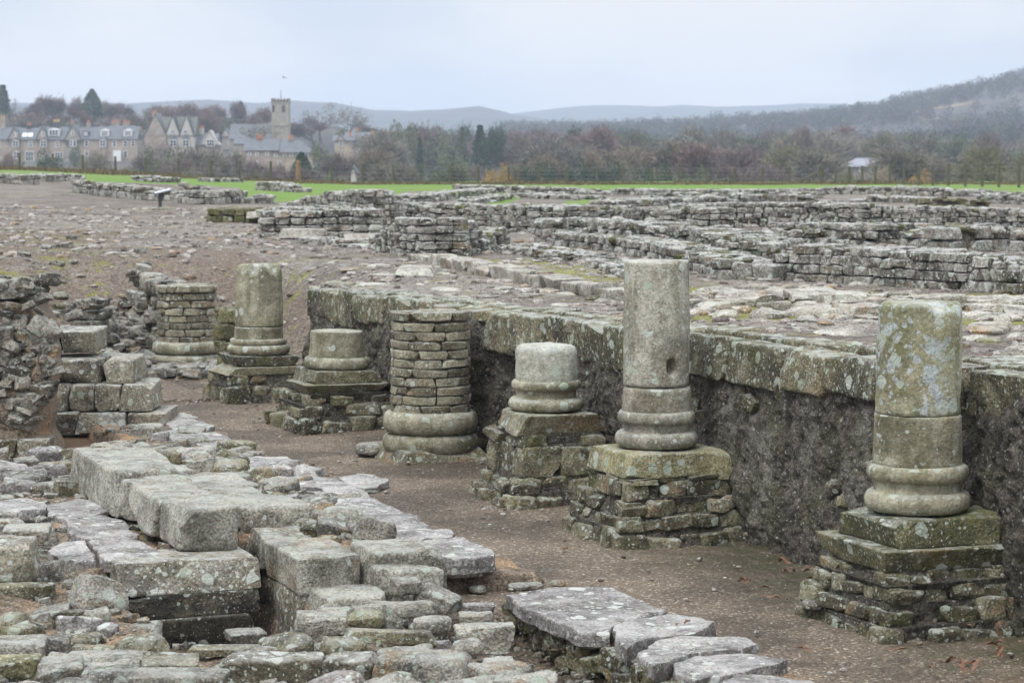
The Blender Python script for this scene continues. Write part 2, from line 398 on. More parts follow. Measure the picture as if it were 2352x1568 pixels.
M_brick = stone_mat("brick stone", (.13, .115, .08), (.40, .37, .27), lichen=.5, moss=.2, dark=.5, warm=.35, sc=1.3, bumpd=.012, topl=.8)
M_cope = stone_mat("coping stone", (.06, .054, .032), (.27, .24, .15), lichen=1.0, moss=.3, dark=.75, warm=.45, sc=1.0, bumpd=.018, topl=1.0, spot=(.50, .53, .48), streak=.4)
M_block = stone_mat("dressed block", (.125, .115, .09), (.455, .435, .37), lichen=.55, moss=.10, dark=.55, warm=.5, sc=1.1, bumpd=.016, topl=.75)
M_rub = stone_mat("rubble stone", (.08, .073, .062), (.42, .395, .34), lichen=.7, moss=.10, dark=.85, warm=.7, sc=1.3, bumpd=.016, topl=.7)
M_pier = stone_mat("pier block", (.09, .08, .058), (.34, .31, .24), lichen=.95, moss=.10, dark=.8, warm=.3, sc=1.0, bumpd=.014, topl=.75, spot=(.55, .57, .54))
M_flag = stone_mat("flagstone", (.15, .14, .135), (.40, .385, .37), lichen=.45, moss=.08, dark=.7, warm=.25, sc=1.0, strata=.6, bumpd=.010, topl=.45, spot=(.56, .57, .55))
M_far = stone_mat("far wall stone", (.12, .112, .092), (.52, .50, .45), lichen=1.0, moss=.16, dark=.8, warm=.35, sc=.8, spot=(.68, .70, .68), bumpd=.03, topl=1.0)
M_dark = stone_mat("pit stone with painted shade", (.03, .026, .02), (.13, .115, .085), lichen=.5, moss=.08, dark=.9, warm=.4, sc=1.2, bumpd=.016, topl=.3)  # stones of the pit and slot, darkened to paint in the recess shade
M_farmoss = stone_mat("mossy wall stone", (.09, .085, .045), (.25, .24, .12), lichen=.4, moss=1.0, dark=.4, warm=.4, sc=.8, bumpd=.03, topl=.4)
M_cob = stone_mat("cobble", (.13, .11, .09), (.50, .475, .42), lichen=.5, moss=.2, dark=.5, warm=.7, sc=1.0, spot=(.56, .56, .51), bumpd=.012, topl=.6)
M_peb = stone_mat("pebble", (.10, .08, .068), (.42, .385, .35), lichen=.2, moss=.05, dark=.2, warm=.6, sc=1.0, bumpd=.008, topl=.2)
M_mort = rough_mat("mortar and soil", (.10, .078, .056), (.27, .215, .16), (.35, .235, .14), 1.1, .4, .03)
M_wallmort = rough_mat("wall mortar", (.16, .13, .10), (.34, .28, .21), (.36, .24, .15), 1.4, .6, .05)
M_core = rough_mat("rubble core", (.042, .037, .030), (.165, .147, .122), (.10, .095, .06), 1.0, 1.3, .07, True)
M_farcore = rough_mat("far wall core", (.09, .08, .06), (.22, .20, .16), (.13, .12, .07), .6, .8, .06)
M_path = ground_mat("fine gravel", 'fine')
M_top = ground_mat("terrace gravel and grass", 'coarse')

# ------------------------------------------------------------------ upper ground
def TZ(x, y):
    x = np.asarray(x, float); y = np.asarray(y, float)
    s, t = toST(x, y)
    z = 1.42 - .13 * sstep(14, 27, y) + 1.0 * sstep(60, 150, y) * sstep(-.05, -.25, x / np.maximum(y, 1)) + .05 * sstep(90, 160, y)
    z = z + .035 * n2(x, y, 2.2, 3) + .012 * n2(x, y, .5, 9, 2) * (y < 60)
    z = z - .35 * sstep(165, 175, y) * 1.0 - 5 * sstep(172, 230, y)
    # hollow behind the retaining wall end: the bank runs down to the path
    rise = np.maximum(sstep(.45, 2.4, t), sstep(20.0, 25.0, s))
    rise = np.maximum(rise, sstep(14.8, 21.5, s) * sstep(.7, 2.0, -t) * .85)
    near = s < 14.7
    k = np.where(near, np.where(t > .58, 1.0, -.25), rise)
    return z * k - (k <= 0) * .12
def tz1(x, y): return float(TZ(np.array([x]), np.array([y]))[0])
def GT(px, py):
    z = 1.32
    for _ in range(5):
        p = G(px, py, z); z = .5 * z + .5 * max(.2, tz1(p[0], p[1]))
    return G(px, py, z)
def inpoly(x, y, P):
    r = np.zeros(x.shape, bool); n = len(P)
    for i in range(n):
        x1, y1 = P[i][:2]; x2, y2 = P[(i + 1) % n][:2]
        c = ((y1 > y) != (y2 > y)) & (x < (x2 - x1) * (y - y1) / (y2 - y1 + 1e-12) + x1); r ^= c
    return r
def pxpoly(L_, z=1.3): return [G(a, b_, z)[:2] for a, b_ in L_]
GRASS = [pxpoly(p) for p in (
    [(30, 416), (170, 420), (170, 434), (40, 428)],
    [(270, 416), (700, 417), (1045, 430), (1040, 440), (925, 441), (935, 457), (760, 452), (640, 466), (560, 462), (550, 440), (440, 438), (290, 427)],
    [(1045, 452), (1180, 441), (1130, 462), (1100, 468), (1055, 464)],
    [(1095, 467), (1200, 447), (1215, 452), (1150, 468)],
    [(1290, 461), (1440, 455), (1425, 471), (1300, 471)],
    [(1640, 562), (1775, 568), (1775, 612), (1680, 606)],
    [(2405, 440), (2330, 436), (2300, 446), (2405, 450)])]
def terrain():
    ys = np.concatenate([np.linspace(11, 36, 420), np.geomspace(36.15, 176, 330), np.linspace(180, 240, 12)])
    us = np.concatenate([np.linspace(-.75, -.26, 60), np.linspace(-.255, .255, 620), np.linspace(.26, .75, 60)])
    Y, U = np.meshgrid(ys, us, indexing='ij'); X = U * (Y + 1.5)
    Z = TZ(X, Y)
    g = np.zeros_like(X)
    for P in GRASS: g = np.maximum(g, inpoly(X, Y, P).astype(float) * .8)
    g = np.maximum(g, sstep(112, 122, Y) * .8)
    mo = .18 * sstep(.2, .8, n2(X, Y, 3.0, 21)) + .0
    cobz = inpoly(X, Y, pxpoly([(1585, 650), (2500, 660), (2500, 745), (2200, 745), (2000, 735), (1590, 745)], 1.35)); mo = np.maximum(mo, cobz * .9)
    mo = np.maximum(mo, .55 * inpoly(X, Y, pxpoly([(1000, 590), (1420, 600), (1420, 660), (1100, 625)], 1.3)))
    mo = np.maximum(mo, .22 * inpoly(X, Y, pxpoly([(-200, 540), (260, 545), (260, 640), (-200, 640)], 1.1)))
    br = np.maximum(.9 * inpoly(X, Y, pxpoly([(270, 565), (560, 570), (640, 600), (540, 690), (300, 640)], 1.3)),
                    .75 * inpoly(X, Y, pxpoly([(-300, 600), (280, 600), (320, 900), (-300, 900)], .7)))
    s_, t_ = toST(X, Y); br = np.maximum(br, .8 * (Z < .95) * (s_ > 14))
    br = np.maximum(br, .5 * sstep(150, 172, Y) * (g > 0))
    # soften masks
    def blur(A):
        for _ in range(5): A = (A + np.roll(A, 1, 0) + np.roll(A, -1, 0) + np.roll(A, 1, 1) + np.roll(A, -1, 1)) / 5
        return A
    g, mo, br = blur(g), blur(mo), blur(br)
    a = Acc(); ny, nu = X.shape
    i = np.arange(ny * nu).reshape(ny, nu)
    Q = np.stack([i[:-1, :-1], i[:-1, 1:], i[1:, 1:], i[1:, :-1]], -1).reshape(-1, 4)
    V = np.stack([X, Y, Z], -1).reshape(-1, 3)
    a.add(V, Q, np.stack([g, mo, br], -1).reshape(-1, 3))
    tag(a.build("terrace_ground", M_top), kind='structure')
terrain()

# ------------------------------------------------------------------ lower ground: ruin platform heights in (s,t)
def RZ(s, t):
    """height of the soil and mortar core of the near ruins; 0 = gravel path"""
    s = np.asarray(s, float); t = np.asarray(t, float)
    wob = .05 * n2(s, t, .7, 31); ss = s + wob; tt = t + .05 * n2(s, t, .6, 33)
    e = lambda a, b_, x: sstep(a, b_, x)
    z = np.zeros_like(s)
    box = lambda s0, s1, t0, t1, k=.05: e(s0 - k, s0, ss) * e(s1 + k, s1, ss) * e(t0 - k, t0, tt) * e(t1 + k, t1, tt)
    z = np.maximum(z, .34 * box(1.2, 7.2, -3.5, -2.66))        # right wall
    z = np.maximum(z, .15 * box(-.6, 1.1, -3.56, -2.75))
    z = np.maximum(z, .10 * box(1.95, 12.5, -2.7, -1.75, .1))   # under the flags
    z = np.maximum(z, .31 * box(1.72, 6.9, -5.9, -3.78, .03))    # kerb platform
    z = np.maximum(z, .34 * box(4.2, 6.9, -5.9, -3.2, .1))
    z = np.maximum(z, .30 * box(2.6, 7.0, -9.5, -4.95, .2))
    z = np.maximum(z, .17 * box(-4, -.38, -9.5, -3.22, .12))    # near rubble mass
    z = np.maximum(z, (.12 + .18 * e(-.2, 1.8, ss)) * box(-.5, 1.75, -9.5, -4.62, .05))
    z = np.maximum(z, .06 * box(-4, .85, -2.22, -1.5, .04))
    # trough and pit
    dig = np.maximum(box(-.30, 1.47, -4.54, -3.56, .03), box(-4, .9, -3.1, -2.28, .12))
    dig = np.maximum(dig, box(1.4, 4.2, -3.72, -3.60, .02))
    z = np.where(dig > .02, np.minimum(z, .3) * (1 - dig) - .13 * dig, z)
    r = (z > .05)
    return z + r * (.03 * n2(s, t, .25, 41) + .012 * n2(s, t, .07, 43, 2))
def rz1(x, y):
    s, t = toST(x, y); return float(RZ(np.array([s]), np.array([t]))[0])
def lower():
    # gravel path
    s = np.arange(-9, 26, .06); t = np.arange(-14, .75, .06)
    Sg, Tg = np.meshgrid(s, t, indexing='ij'); P = O2[None, None] + Sg[..., None] * WD + Tg[..., None] * ND
    Z = .012 * n2(P[..., 0], P[..., 1], .6, 51) + .02 * n2(P[..., 0], P[..., 1], 2.5, 52)
    ruin = RZ(Sg, Tg); Z = np.where(ruin < -.03, ruin - .01, Z) - .02
    Z = Z + .04 * sstep(.15, .5, Tg)
    mo = .8 * sstep(-.9, .2, Tg) * sstep(7, 1, Sg) + .25 * sstep(.4, .9, n2(P[..., 0], P[..., 1], 1.4, 55))  # wall-foot band: moss and painted contact shade together; second term is moss patches
    br = .9 * ((Sg > 9.2) & (Sg < 11.6) & (Tg < -2.0)) + .5 * sstep(.3, .8, n2(P[..., 0], P[..., 1], 2.0, 57)) * (Sg < -1)
    a = Acc(); ny, nu = Z.shape; i = np.arange(ny * nu).reshape(ny, nu)
    Q = np.stack([i[:-1, :-1], i[1:, :-1], i[1:, 1:], i[:-1, 1:]], -1).reshape(-1, 4)
    a.add(np.concatenate([P, Z[..., None]], -1).reshape(-1, 3), Q[:, ::-1], np.stack([Z * 0, mo, br], -1).reshape(-1, 3))
    tag(a.build("gravel_path", M_path), kind='structure')
lower()

# ------------------------------------------------------------------ retaining wall
def ztop(s): return 1.47 - .185 * sstep(-1, 15, np.asarray(s, float))
def grid_acc(P, mat=0, tone=(.5, .5, .5), flip=False):
    a = Acc(); ny, nu = P.shape[:2]; i = np.arange(ny * nu).reshape(ny, nu)
    Q = np.stack([i[:-1, :-1], i[:-1, 1:], i[1:, 1:], i[1:, :-1]], -1).reshape(-1, 4)
    a.add(P.reshape(-1, 3), Q[:, ::-1] if flip else Q, tone, mat); return a
def retaining():
    root = thing("retaining_wall", "long dark rubble retaining wall with worn coping blocks behind the row of columns", "wall", ST(4, .4, 0))
    s = np.arange(-7, 14.75, .02); h = np.linspace(-.05, 1, 78)
    Sg, H = np.meshgrid(s, h, indexing='ij'); zt = ztop(Sg) - .10
    Z = H * (zt + .0)
    fr = .45 - .13 * (1 - H) ** 1.2
    P3 = np.stack([Sg / .45, Z / .45, Z * 0], -1)
    n = .045 * fbm(P3, 61, 3) + .028 * fbm(P3 * 3.1, 62, 3) + .020 * fbm(P3 * 9, 63, 2)
    for (s0, s1, dt) in ((8.75, 9.6, -.16), (8.1, 8.75, .22), (11.2, 12.0, -.05)):
        n = n + dt * sstep(s0 - .25, s0, Sg) * sstep(s1 + .25, s1, Sg) * (.6 + .4 * (1 - H))
    T = fr + n
    P = O2[None, None] + Sg[..., None] * WD + T[..., None] * ND
    ob = grid_acc(np.concatenate([P, Z[..., None]], -1), flip=False).build("rubble_face", M_core, root, loc=ST(4, .4, 0))
    # stones bedded in the face
    a = Acc()
    for _ in range(300):
        ss = random.uniform(-6.5, 14.5); zz = random.uniform(.05, 1.05)
        sz = .025 + .09 * random.random() ** 2.5
        put(a, 'rub', ST(ss, .45 - .13 * (1 - zz / 1.2) ** 1.2 + .02 + random.uniform(-.02, .03), zz), (sz * 1.5, sz, sz), YAW + math.pi / 2 + random.uniform(-.5, .5), random.uniform(-.4, .4), random.uniform(-.5, .5))
    a.build("bedded_stone", M_foot, root, loc=ST(4, .4, 0))['kind'] = 'stuff'
    # coping blocks, front row
    q = -6.6; k = 0
    while q < 14.6:
        l = random.uniform(.55, .95) if q < 8 else random.uniform(.5, .85)
        hh = random.uniform(.26, .34) if q < 6.5 else random.uniform(.30, .42)
        zt_ = float(ztop(q + l / 2)) + random.uniform(-.015, .015)
        a = Acc(); dp = random.uniform(.26, .33)
        big(a, ST(q + l / 2, .405 + dp / 2 + random.uniform(-.02, .02), zt_ - hh / 2), (dp, l * .975, hh), YAW + random.uniform(-.035, .035), random.uniform(-.03, .03), random.uniform(-.05, .05), n=16, p=9, chips=3, amp=.085)
        a.build("coping_stone", M_cope, root, loc=ST(4, .4, 0)); q += l; k += 1
    q = -6.4
    while q < 14.4:
        l = random.uniform(.5, 1.1); hh = .2; zt_ = float(ztop(q + l / 2)) + random.uniform(.015, .05)
        a = Acc(); big(a, ST(q + l / 2, .82 + random.uniform(-.03, .03), zt_ - hh / 2), (random.uniform(.20, .30), l * .97, hh), YAW + random.uniform(-.05, .05), n=10, p=6, chips=4, amp=.11)
        a.build("backing_stone", M_cope, root, loc=ST(4, .4, 0)); q += l
retaining()

# ------------------------------------------------------------------ columns
def lathe(prof, seg=96, rn=.004, seed=0, dens=.02):
    pr = [np.array(p, float) for p in prof]; out = [pr[0]]
    for a_, b_ in zip(pr[:-1], pr[1:]):
        n = max(1, int(np.linalg.norm(b_ - a_) / dens))
        for k in range(1, n + 1): out.append(a_ + (b_ - a_) * k / n)
    out = [p for p in out if p[0] > 1e-4]; m = len(out); A = np.linspace(0, 2 * math.pi, seg, endpoint=False)
    r = np.array([p[0] for p in out]); z = np.array([p[1] for p in out])
    X = r[:, None] * np.cos(A); Y = r[:, None] * np.sin(A); Z = np.repeat(z[:, None], seg, 1)
    P = np.stack([X, Y, Z], -1)
    d = fbm(P / .16 + seed * 7.7, seed, 3) * rn + fbm(P / .5 + seed * 3.1, seed + 9, 2) * rn * 1.6 + fbm(P / .035 + seed, seed + 4, 2) * rn * .35
    P[..., 0] *= 1 + d / np.maximum(r[:, None], .05); P[..., 1] *= 1 + d / np.maximum(r[:, None], .05)
    P[..., 2] += d * .5 * (r[:, None] < r.max() * .96)
    i = np.arange(m * seg).reshape(m, seg); j = np.roll(i, -1, 1)
    Q = np.stack([i[:-1], i[1:], j[1:], j[:-1]], -1).reshape(-1, 4)
    V = P.reshape(-1, 3)
    cT = np.array([[0, 0, z[0]], [0, 0, z[-1]]]); V = np.concatenate([V, cT]); a, b_ = m * seg, m * seg + 1
    T = [[a, i[0, k], j[0, k]] for k in range(seg)] + [[b_, j[-1, k], i[-1, k]] for k in range(seg)]
    return V, Q, np.array(T)
def drum(name, root, r0, r1, z0, z1, mat, seed, bev=.015, rn=.004, chip=0.0, hole=None, lean=(0, 0), tone=None):
    """prof from top down"""
    V, Q, T = lathe([(0, z1), (r1 * .5, z1), (r1 - bev, z1), (r1 - bev * .3, z1 - bev * .3), (r1, z1 - bev), (r0, z0 + .008), (r0 - .008, z0), (0, z0)], 112, rn, seed, .018)
    if chip:
        # broken, rounded upper edge
        A = np.arctan2(V[:, 1], V[:, 0]); rr = np.hypot(V[:, 0], V[:, 1]); k = fbm(np.stack([np.cos(A) * 2, np.sin(A) * 2, A * 0 + seed], -1), seed, 3)
        drop = np.clip(k * chip + chip * .5, 0, 1) * sstep(r1 * .55, r1, rr) * sstep(z1 - .25, z1, V[:, 2]); V[:, 2] -= drop
        sh = 1 - np.clip(k * chip, 0, 1) * .35 * sstep(z1 - .16, z1, V[:, 2]) * sstep(r1 * .5, r1, rr) / r1; V[:, 0] *= sh; V[:, 1] *= sh
    if hole:
        hx, hz, hr, hd = hole; A = np.arctan2(V[:, 1], V[:, 0]); dd = np.hypot((A - hx) * r0 * 1.15, (V[:, 2] - hz) * .8)
        m = dd < hr; f = 1 - hd / r0 * sstep(hr, hr * .55, dd); V[:, 0] *= np.where(m, f, 1); V[:, 1] *= np.where(m, f, 1)
    zz = V[:, 2:3]; V[:, 0:1] += lean[0] * zz; V[:, 1:2] += lean[1] * zz
    a = Acc(); tn = tone or (.5 + .3 * (random.random() - .5), .5, random.random()); a.add(V, Q, tn); a.C_extra = None
    a.T.append(T); a.M.append(('t', len(T), 0))
    return a.build(name, mat, root, sharp=70)
def ring(r, z0, z1, bulge): # torus moulding profile, top down
    n = 9; pts = []
    zc = (z0 + z1) / 2; h = (z1 - z0) / 2
    for k in range(n + 1):
        a = math.pi / 2 - math.pi * k / n; pts.append((r - bulge + bulge * max(0, math.cos(a)) ** .75, zc + h * math.sin(a)))
    return pts
def base_mould(name, root, prof, mat, seed, rn=.005):
    V, Q, T = lathe(prof, 112, rn, seed, .018); a = Acc(); a.add(V, Q, (.55, .5, random.random())); a.T.append(T); a.M.append(('t', len(T), 0))
    return a.build(name, mat, root, sharp=70)
def slab(name, root, L1, z0, z1, mat, seed, rot=0, off=(0, 0), L2=None, p=9, amp=.07, chips=3):
    a = Acc(); big(a, (off[0], off[1], (z0 + z1) / 2), (L1, L2 or L1, z1 - z0), rot, n=20, p=p, chips=chips, amp=amp, seed=seed); return a.build(name, mat, root)
def footing(root, specs, seed, name="footing"):
    """specs: (side, z0, z1, stone length range) courses of a square pedestal, plus its core"""
    rg = random.Random(seed); a = Acc()
    for (Ls, z0, z1, (l0, l1), kind) in specs:
        h = z1 - z0
        for side in range(4):
            ang = side * math.pi / 2; q = -Ls / 2
            while q < Ls / 2 - .05:
                l = min(rg.uniform(l0, l1), Ls / 2 - q + .03); dp = rg.uniform(.16, .24)
                c = np.array([Ls / 2 - dp / 2 + (rg.uniform(-.055, .05) if kind == 'rub' else rg.uniform(-.02, .02)), q + l / 2, 0]); c = rotz(ang) @ c
                jit = rg.uniform(.62, 1.05)
                if kind == 'rub':
                    big(a, (c[0], c[1], z0 + h * jit / 2), (dp, l * .99, h * jit * 1.03), ang + rg.uniform(-.18, .18), rg.uniform(-.09, .09), rg.uniform(-.12, .12), n=9, p=rg.choice([4, 5, 6.5]), chips=5, amp=.15, seed=rg.randrange(9999))
                else:
                    big(a, (c[0], c[1], z0 + h * .97 / 2), (dp, l * .98, h * .97), ang + rg.uniform(-.03, .03), 0, rg.uniform(-.03, .03), n=9, p=8, chips=3, amp=.10, seed=rg.randrange(9999))
                q += l
        big(a, (0, 0, (z0 + z1) / 2), (Ls * .91, Ls * .91, h * 1.06), 0, n=10, p=14, chips=0, amp=.05, seed=rg.randrange(999), mat=1, tone=(.5, .5, .5))
    return a.build(name, [M_foot, M_core], root)
def brick_shaft(root, r, z0, z1, nc, seed, top_over=.03, lean=0):
    rg = random.Random(seed); a = Acc(); hc = (z1 - z0) / nc
    V, Q, T = lathe([(0, z1 - .02), (r - .05, z1 - .02), (r - .05, z0), (0, z0)], 64, .006, seed, .05); a.add(V, Q, (.5, .5, .5), 1); a.T.append(T); a.M.append(('t', len(T), 1))
    for c in range(nc):
        zz0 = z0 + c * hc; th = rg.uniform(0, 6); end = th + 2 * math.pi
        top = c == nc - 1
        rr = r * (1 + (top_over if top else rg.uniform(-.008, .008)))
        hh = hc * (rg.uniform(.90, .96))
        while th < end - .05:
            dth = min(rg.uniform(.26, .36) / r * (1.15 if top else 1), end - th)
            if end - th - dth < .12: dth = end - th
            X, Qq = shape(8, 5.2, 2, .10, rg.randrange(9999), (dth * r / 2, .09, hh / 2), 1.0)
            ang = th + dth / 2 + X[:, 0] / r * .955; rad = rr - .09 + X[:, 1] + rg.uniform(-.008, .008)
            a.add(np.stack([rad * np.cos(ang), rad * np.sin(ang), zz0 + hc / 2 + X[:, 2] + (rg.uniform(0, .02) if top else 0)], -1), Qq[:, ::-1], (rg.random(), rg.random(), rg.random()))
            th += dth
    if True:
        for _ in range(10):
            put(a, 'slabby', (rg.uniform(-r * .5, r * .5), rg.uniform(-r * .5, r * .5), z1 - .02), (.22, .18, .07), rg.uniform(0, 3))
    return a.build("masonry_shaft", [M_brick, M_mort], root)
def colroot(label, px, d):
    x = (px - CX) * d / F
    r = thing("column", label, "column", (x, d, 0), YAW, "roman columns along the retaining wall"); return r
# right column
d = 14.4; k = d / F; r = colroot("thick mossy column with blue-grey lichen blotches, rightmost of the row, on a green sandstone plinth", 2114, d)
Z = lambda py: ZA(py, d)
drum("shaft", r, .251, .246, Z(948), Z(692), M_colmoss, 11, .03, .005, chip=.03)
drum("shaft", r, .265, .256, Z(1066), Z(948) - .004, M_col, 12, .012, .004)
base_mould("base_moulding", r, [(0, Z(1062)), (.27, Z(1062))] + ring(.302, Z(1099), Z(1062), .042) + [(.256, Z(1101)), (.254, Z(1119)), (.256, Z(1123))] + ring(.317, Z(1170), Z(1123), .062) + [(0, Z(1172))], M_col, 13)
zp = Z(1172); slab("plinth", r, .72, zp - .17, zp, M_plinth, 14, .03, amp=.10, chips=5); slab("lower_plinth", r, .84, zp - .30, zp - .165, M_plinth, 15, -.02, (-.01, .02), amp=.12, chips=4, p=7)
z0 = zp - .30
footing(r, [(1.10, -.06, .07, (.14, .3), 'rub'), (.98, .06, .19, (.16, .3), 'rub'), (.90, .18, .30, (.12, .26), 'rub'), (.83, .29, z0 + .01, (.12, .24), 'rub')], 16)
# tall middle column
d = 17.8; k = d / F; r = colroot("tallest slim column, grey with a square dowel hole near the foot of its shaft", 1510, d); Z = lambda py: ZA(py, d)
fa = math.atan2(-math.cos(0), -1510 * 0 - .06) - YAW
drum("shaft", r, .243, .237, Z(884), Z(596), M_colgrey, 21, .018, .0035, chip=.012, hole=(fa + .5, Z(838), .055, .10), lean=(-.004, 0))
drum("shaft", r, .258, .252, Z(945), Z(884) - .005, M_colgrey, 22, .03, .004)
base_mould("base_moulding", r, [(0, Z(938)), (.25, Z(938))] + ring(.289, Z(969), Z(940), .040) + [(.247, Z(971)), (.244, Z(983)), (.247, Z(987))] + ring(.309, Z(1024), Z(987), .064) + [(0, Z(1026))], M_colgrey, 23)
zp = Z(1026); slab("plinth", r, .82, zp - .185, zp, M_plinth, 24, .02, (.02, 0), L2=.76, amp=.08, chips=4)
z0 = zp - .185
footing(r, [(1.04, -.05, .10, (.16, .3), 'rub'), (.94, .09, .20, (.12, .24), 'rub'), (.88, .19, .32, (.14, .28), 'rub'), (.80, .31, .44, (.18, .34), 'block'), (.76, .43, z0 + .01, (.12, .26), 'rub')], 26)
# rounded stub
d = 19.8; r = colroot("short worn column stub with a pale rounded top on a pedestal of large boulders", 1255, d); Z = lambda py: ZA(py, d)
drum("shaft", r, .256, .252, Z(882), Z(790), M_colpale, 31, .05, .006, chip=.02, tone=(.8, .4, .3))
base_mould("base_moulding", r, [(0, Z(872)), (.25, Z(872))] + ring(.285, Z(893), Z(871), .035) + [(.247, Z(894)), (.243, Z(908)), (.247, Z(911))] + ring(.314, Z(940), Z(911), .062) + [(0, Z(942))], M_col, 33)
zp = Z(942); slab("plinth", r, .69, zp - .17, zp, M_foot, 34, .0, amp=.10, chips=5); z0 = zp - .17
footing(r, [(1.02, -.05, .09, (.14, .3), 'rub'), (.86, .08, .22, (.2, .4), 'rub'), (.74, .20, .46, (.3, .55), 'block'), (.72, .45, z0 + .01, (.16, .3), 'rub')], 36)
# wide column of small stones
d = 22.5; r = colroot("wide column of small mortared stone courses on two heavy rounded mouldings, next to the dark gap in the wall", 988, d); Z = lambda py: ZA(py, d)
brick_shaft(r, .372, Z(944), Z(716), 11, 41)
base_mould("base_moulding", r, [(0, Z(940)), (.36, Z(940))] + ring(.452, Z(990), Z(940), .075) + [(.38, Z(992)), (.385, Z(997))] + ring(.452, Z(1034), Z(992), .075) + [(0, Z(1036))], M_col, 43, .008)
zp = Z(1036); slab("plinth", r, .86, -.04, max(zp, .1), M_foot, 44, .02, amp=.12, chips=4)
# low cylinder
d = 25.3; r = colroot("low cylindrical column stub with a flat pale top, between the two columns of small stones", 773, d); Z = lambda py: ZA(py, d)
drum("shaft", r, .292, .277, Z(822), Z(759), M_col, 51, .012, .004)
base_mould("base_moulding", r, [(0, Z(818)), (.29, Z(818))] + ring(.352, Z(845), Z(818), .055) + [(0, Z(846))], M_col, 53, .006)
zp = Z(846); slab("plinth", r, .72, zp - .13, zp, M_foot, 54, .02, amp=.06); slab("lower_plinth", r, .88, zp - .23, zp - .128, M_foot, 55, -.02, amp=.10, chips=4); z0 = zp - .23
footing(r, [(1.22, -.05, .12, (.16, .34), 'rub'), (1.06, .11, .25, (.16, .36), 'rub'), (.92, .24, z0 + .01, (.2, .4), 'rub')], 56)
# chipped tall column at the back
d = 28.3; r = colroot("smooth olive column with a chipped rounded top, second from the far end of the row", 593, d); Z = lambda py: ZA(py, d)
drum("shaft", r, .277, .266, Z(748), Z(606), M_col, 61, .05, .006, chip=.07)
drum("shaft", r, .290, .283, Z(785), Z(748) - .005, M_col, 62, .012, .004)
base_mould("base_moulding", r, [(0, Z(778)), (.28, Z(778))] + ring(.332, Z(790), Z(776), .03) + ring(.368, Z(812), Z(790), .05) + [(0, Z(813))], M_col, 63)
zp = Z(813); slab("plinth", r, .74, zp - .125, zp, M_foot, 64, .0, amp=.04); slab("lower_plinth", r, .92, zp - .205, zp - .12, M_foot, 65, .03, amp=.13, chips=4); z0 = zp - .205
footing(r, [(1.06, -.05, .17, (.2, .34), 'rub'), (.96, .16, z0 + .01, (.2, .4), 'rub')], 66)
# far stone-course column
d = 32.4; r = colroot("column of small stone courses on double rounded mouldings at the far left end of the row", 428, d); Z = lambda py: ZA(py, d)
brick_shaft(r, .395, Z(786), Z(656), 8, 71)
base_mould("base_moulding", r, [(0, Z(782)), (.39, Z(782))] + ring(.478, Z(810), Z(782), .07) + [(.40, Z(811)), (.40, Z(814))] + ring(.478, Z(840), Z(811), .07) + [(0, Z(841))], M_col, 73, .008)
footing(r, [(1.15, -.05, max(.1, Z(841)), (.2, .4), 'rub')], 76)

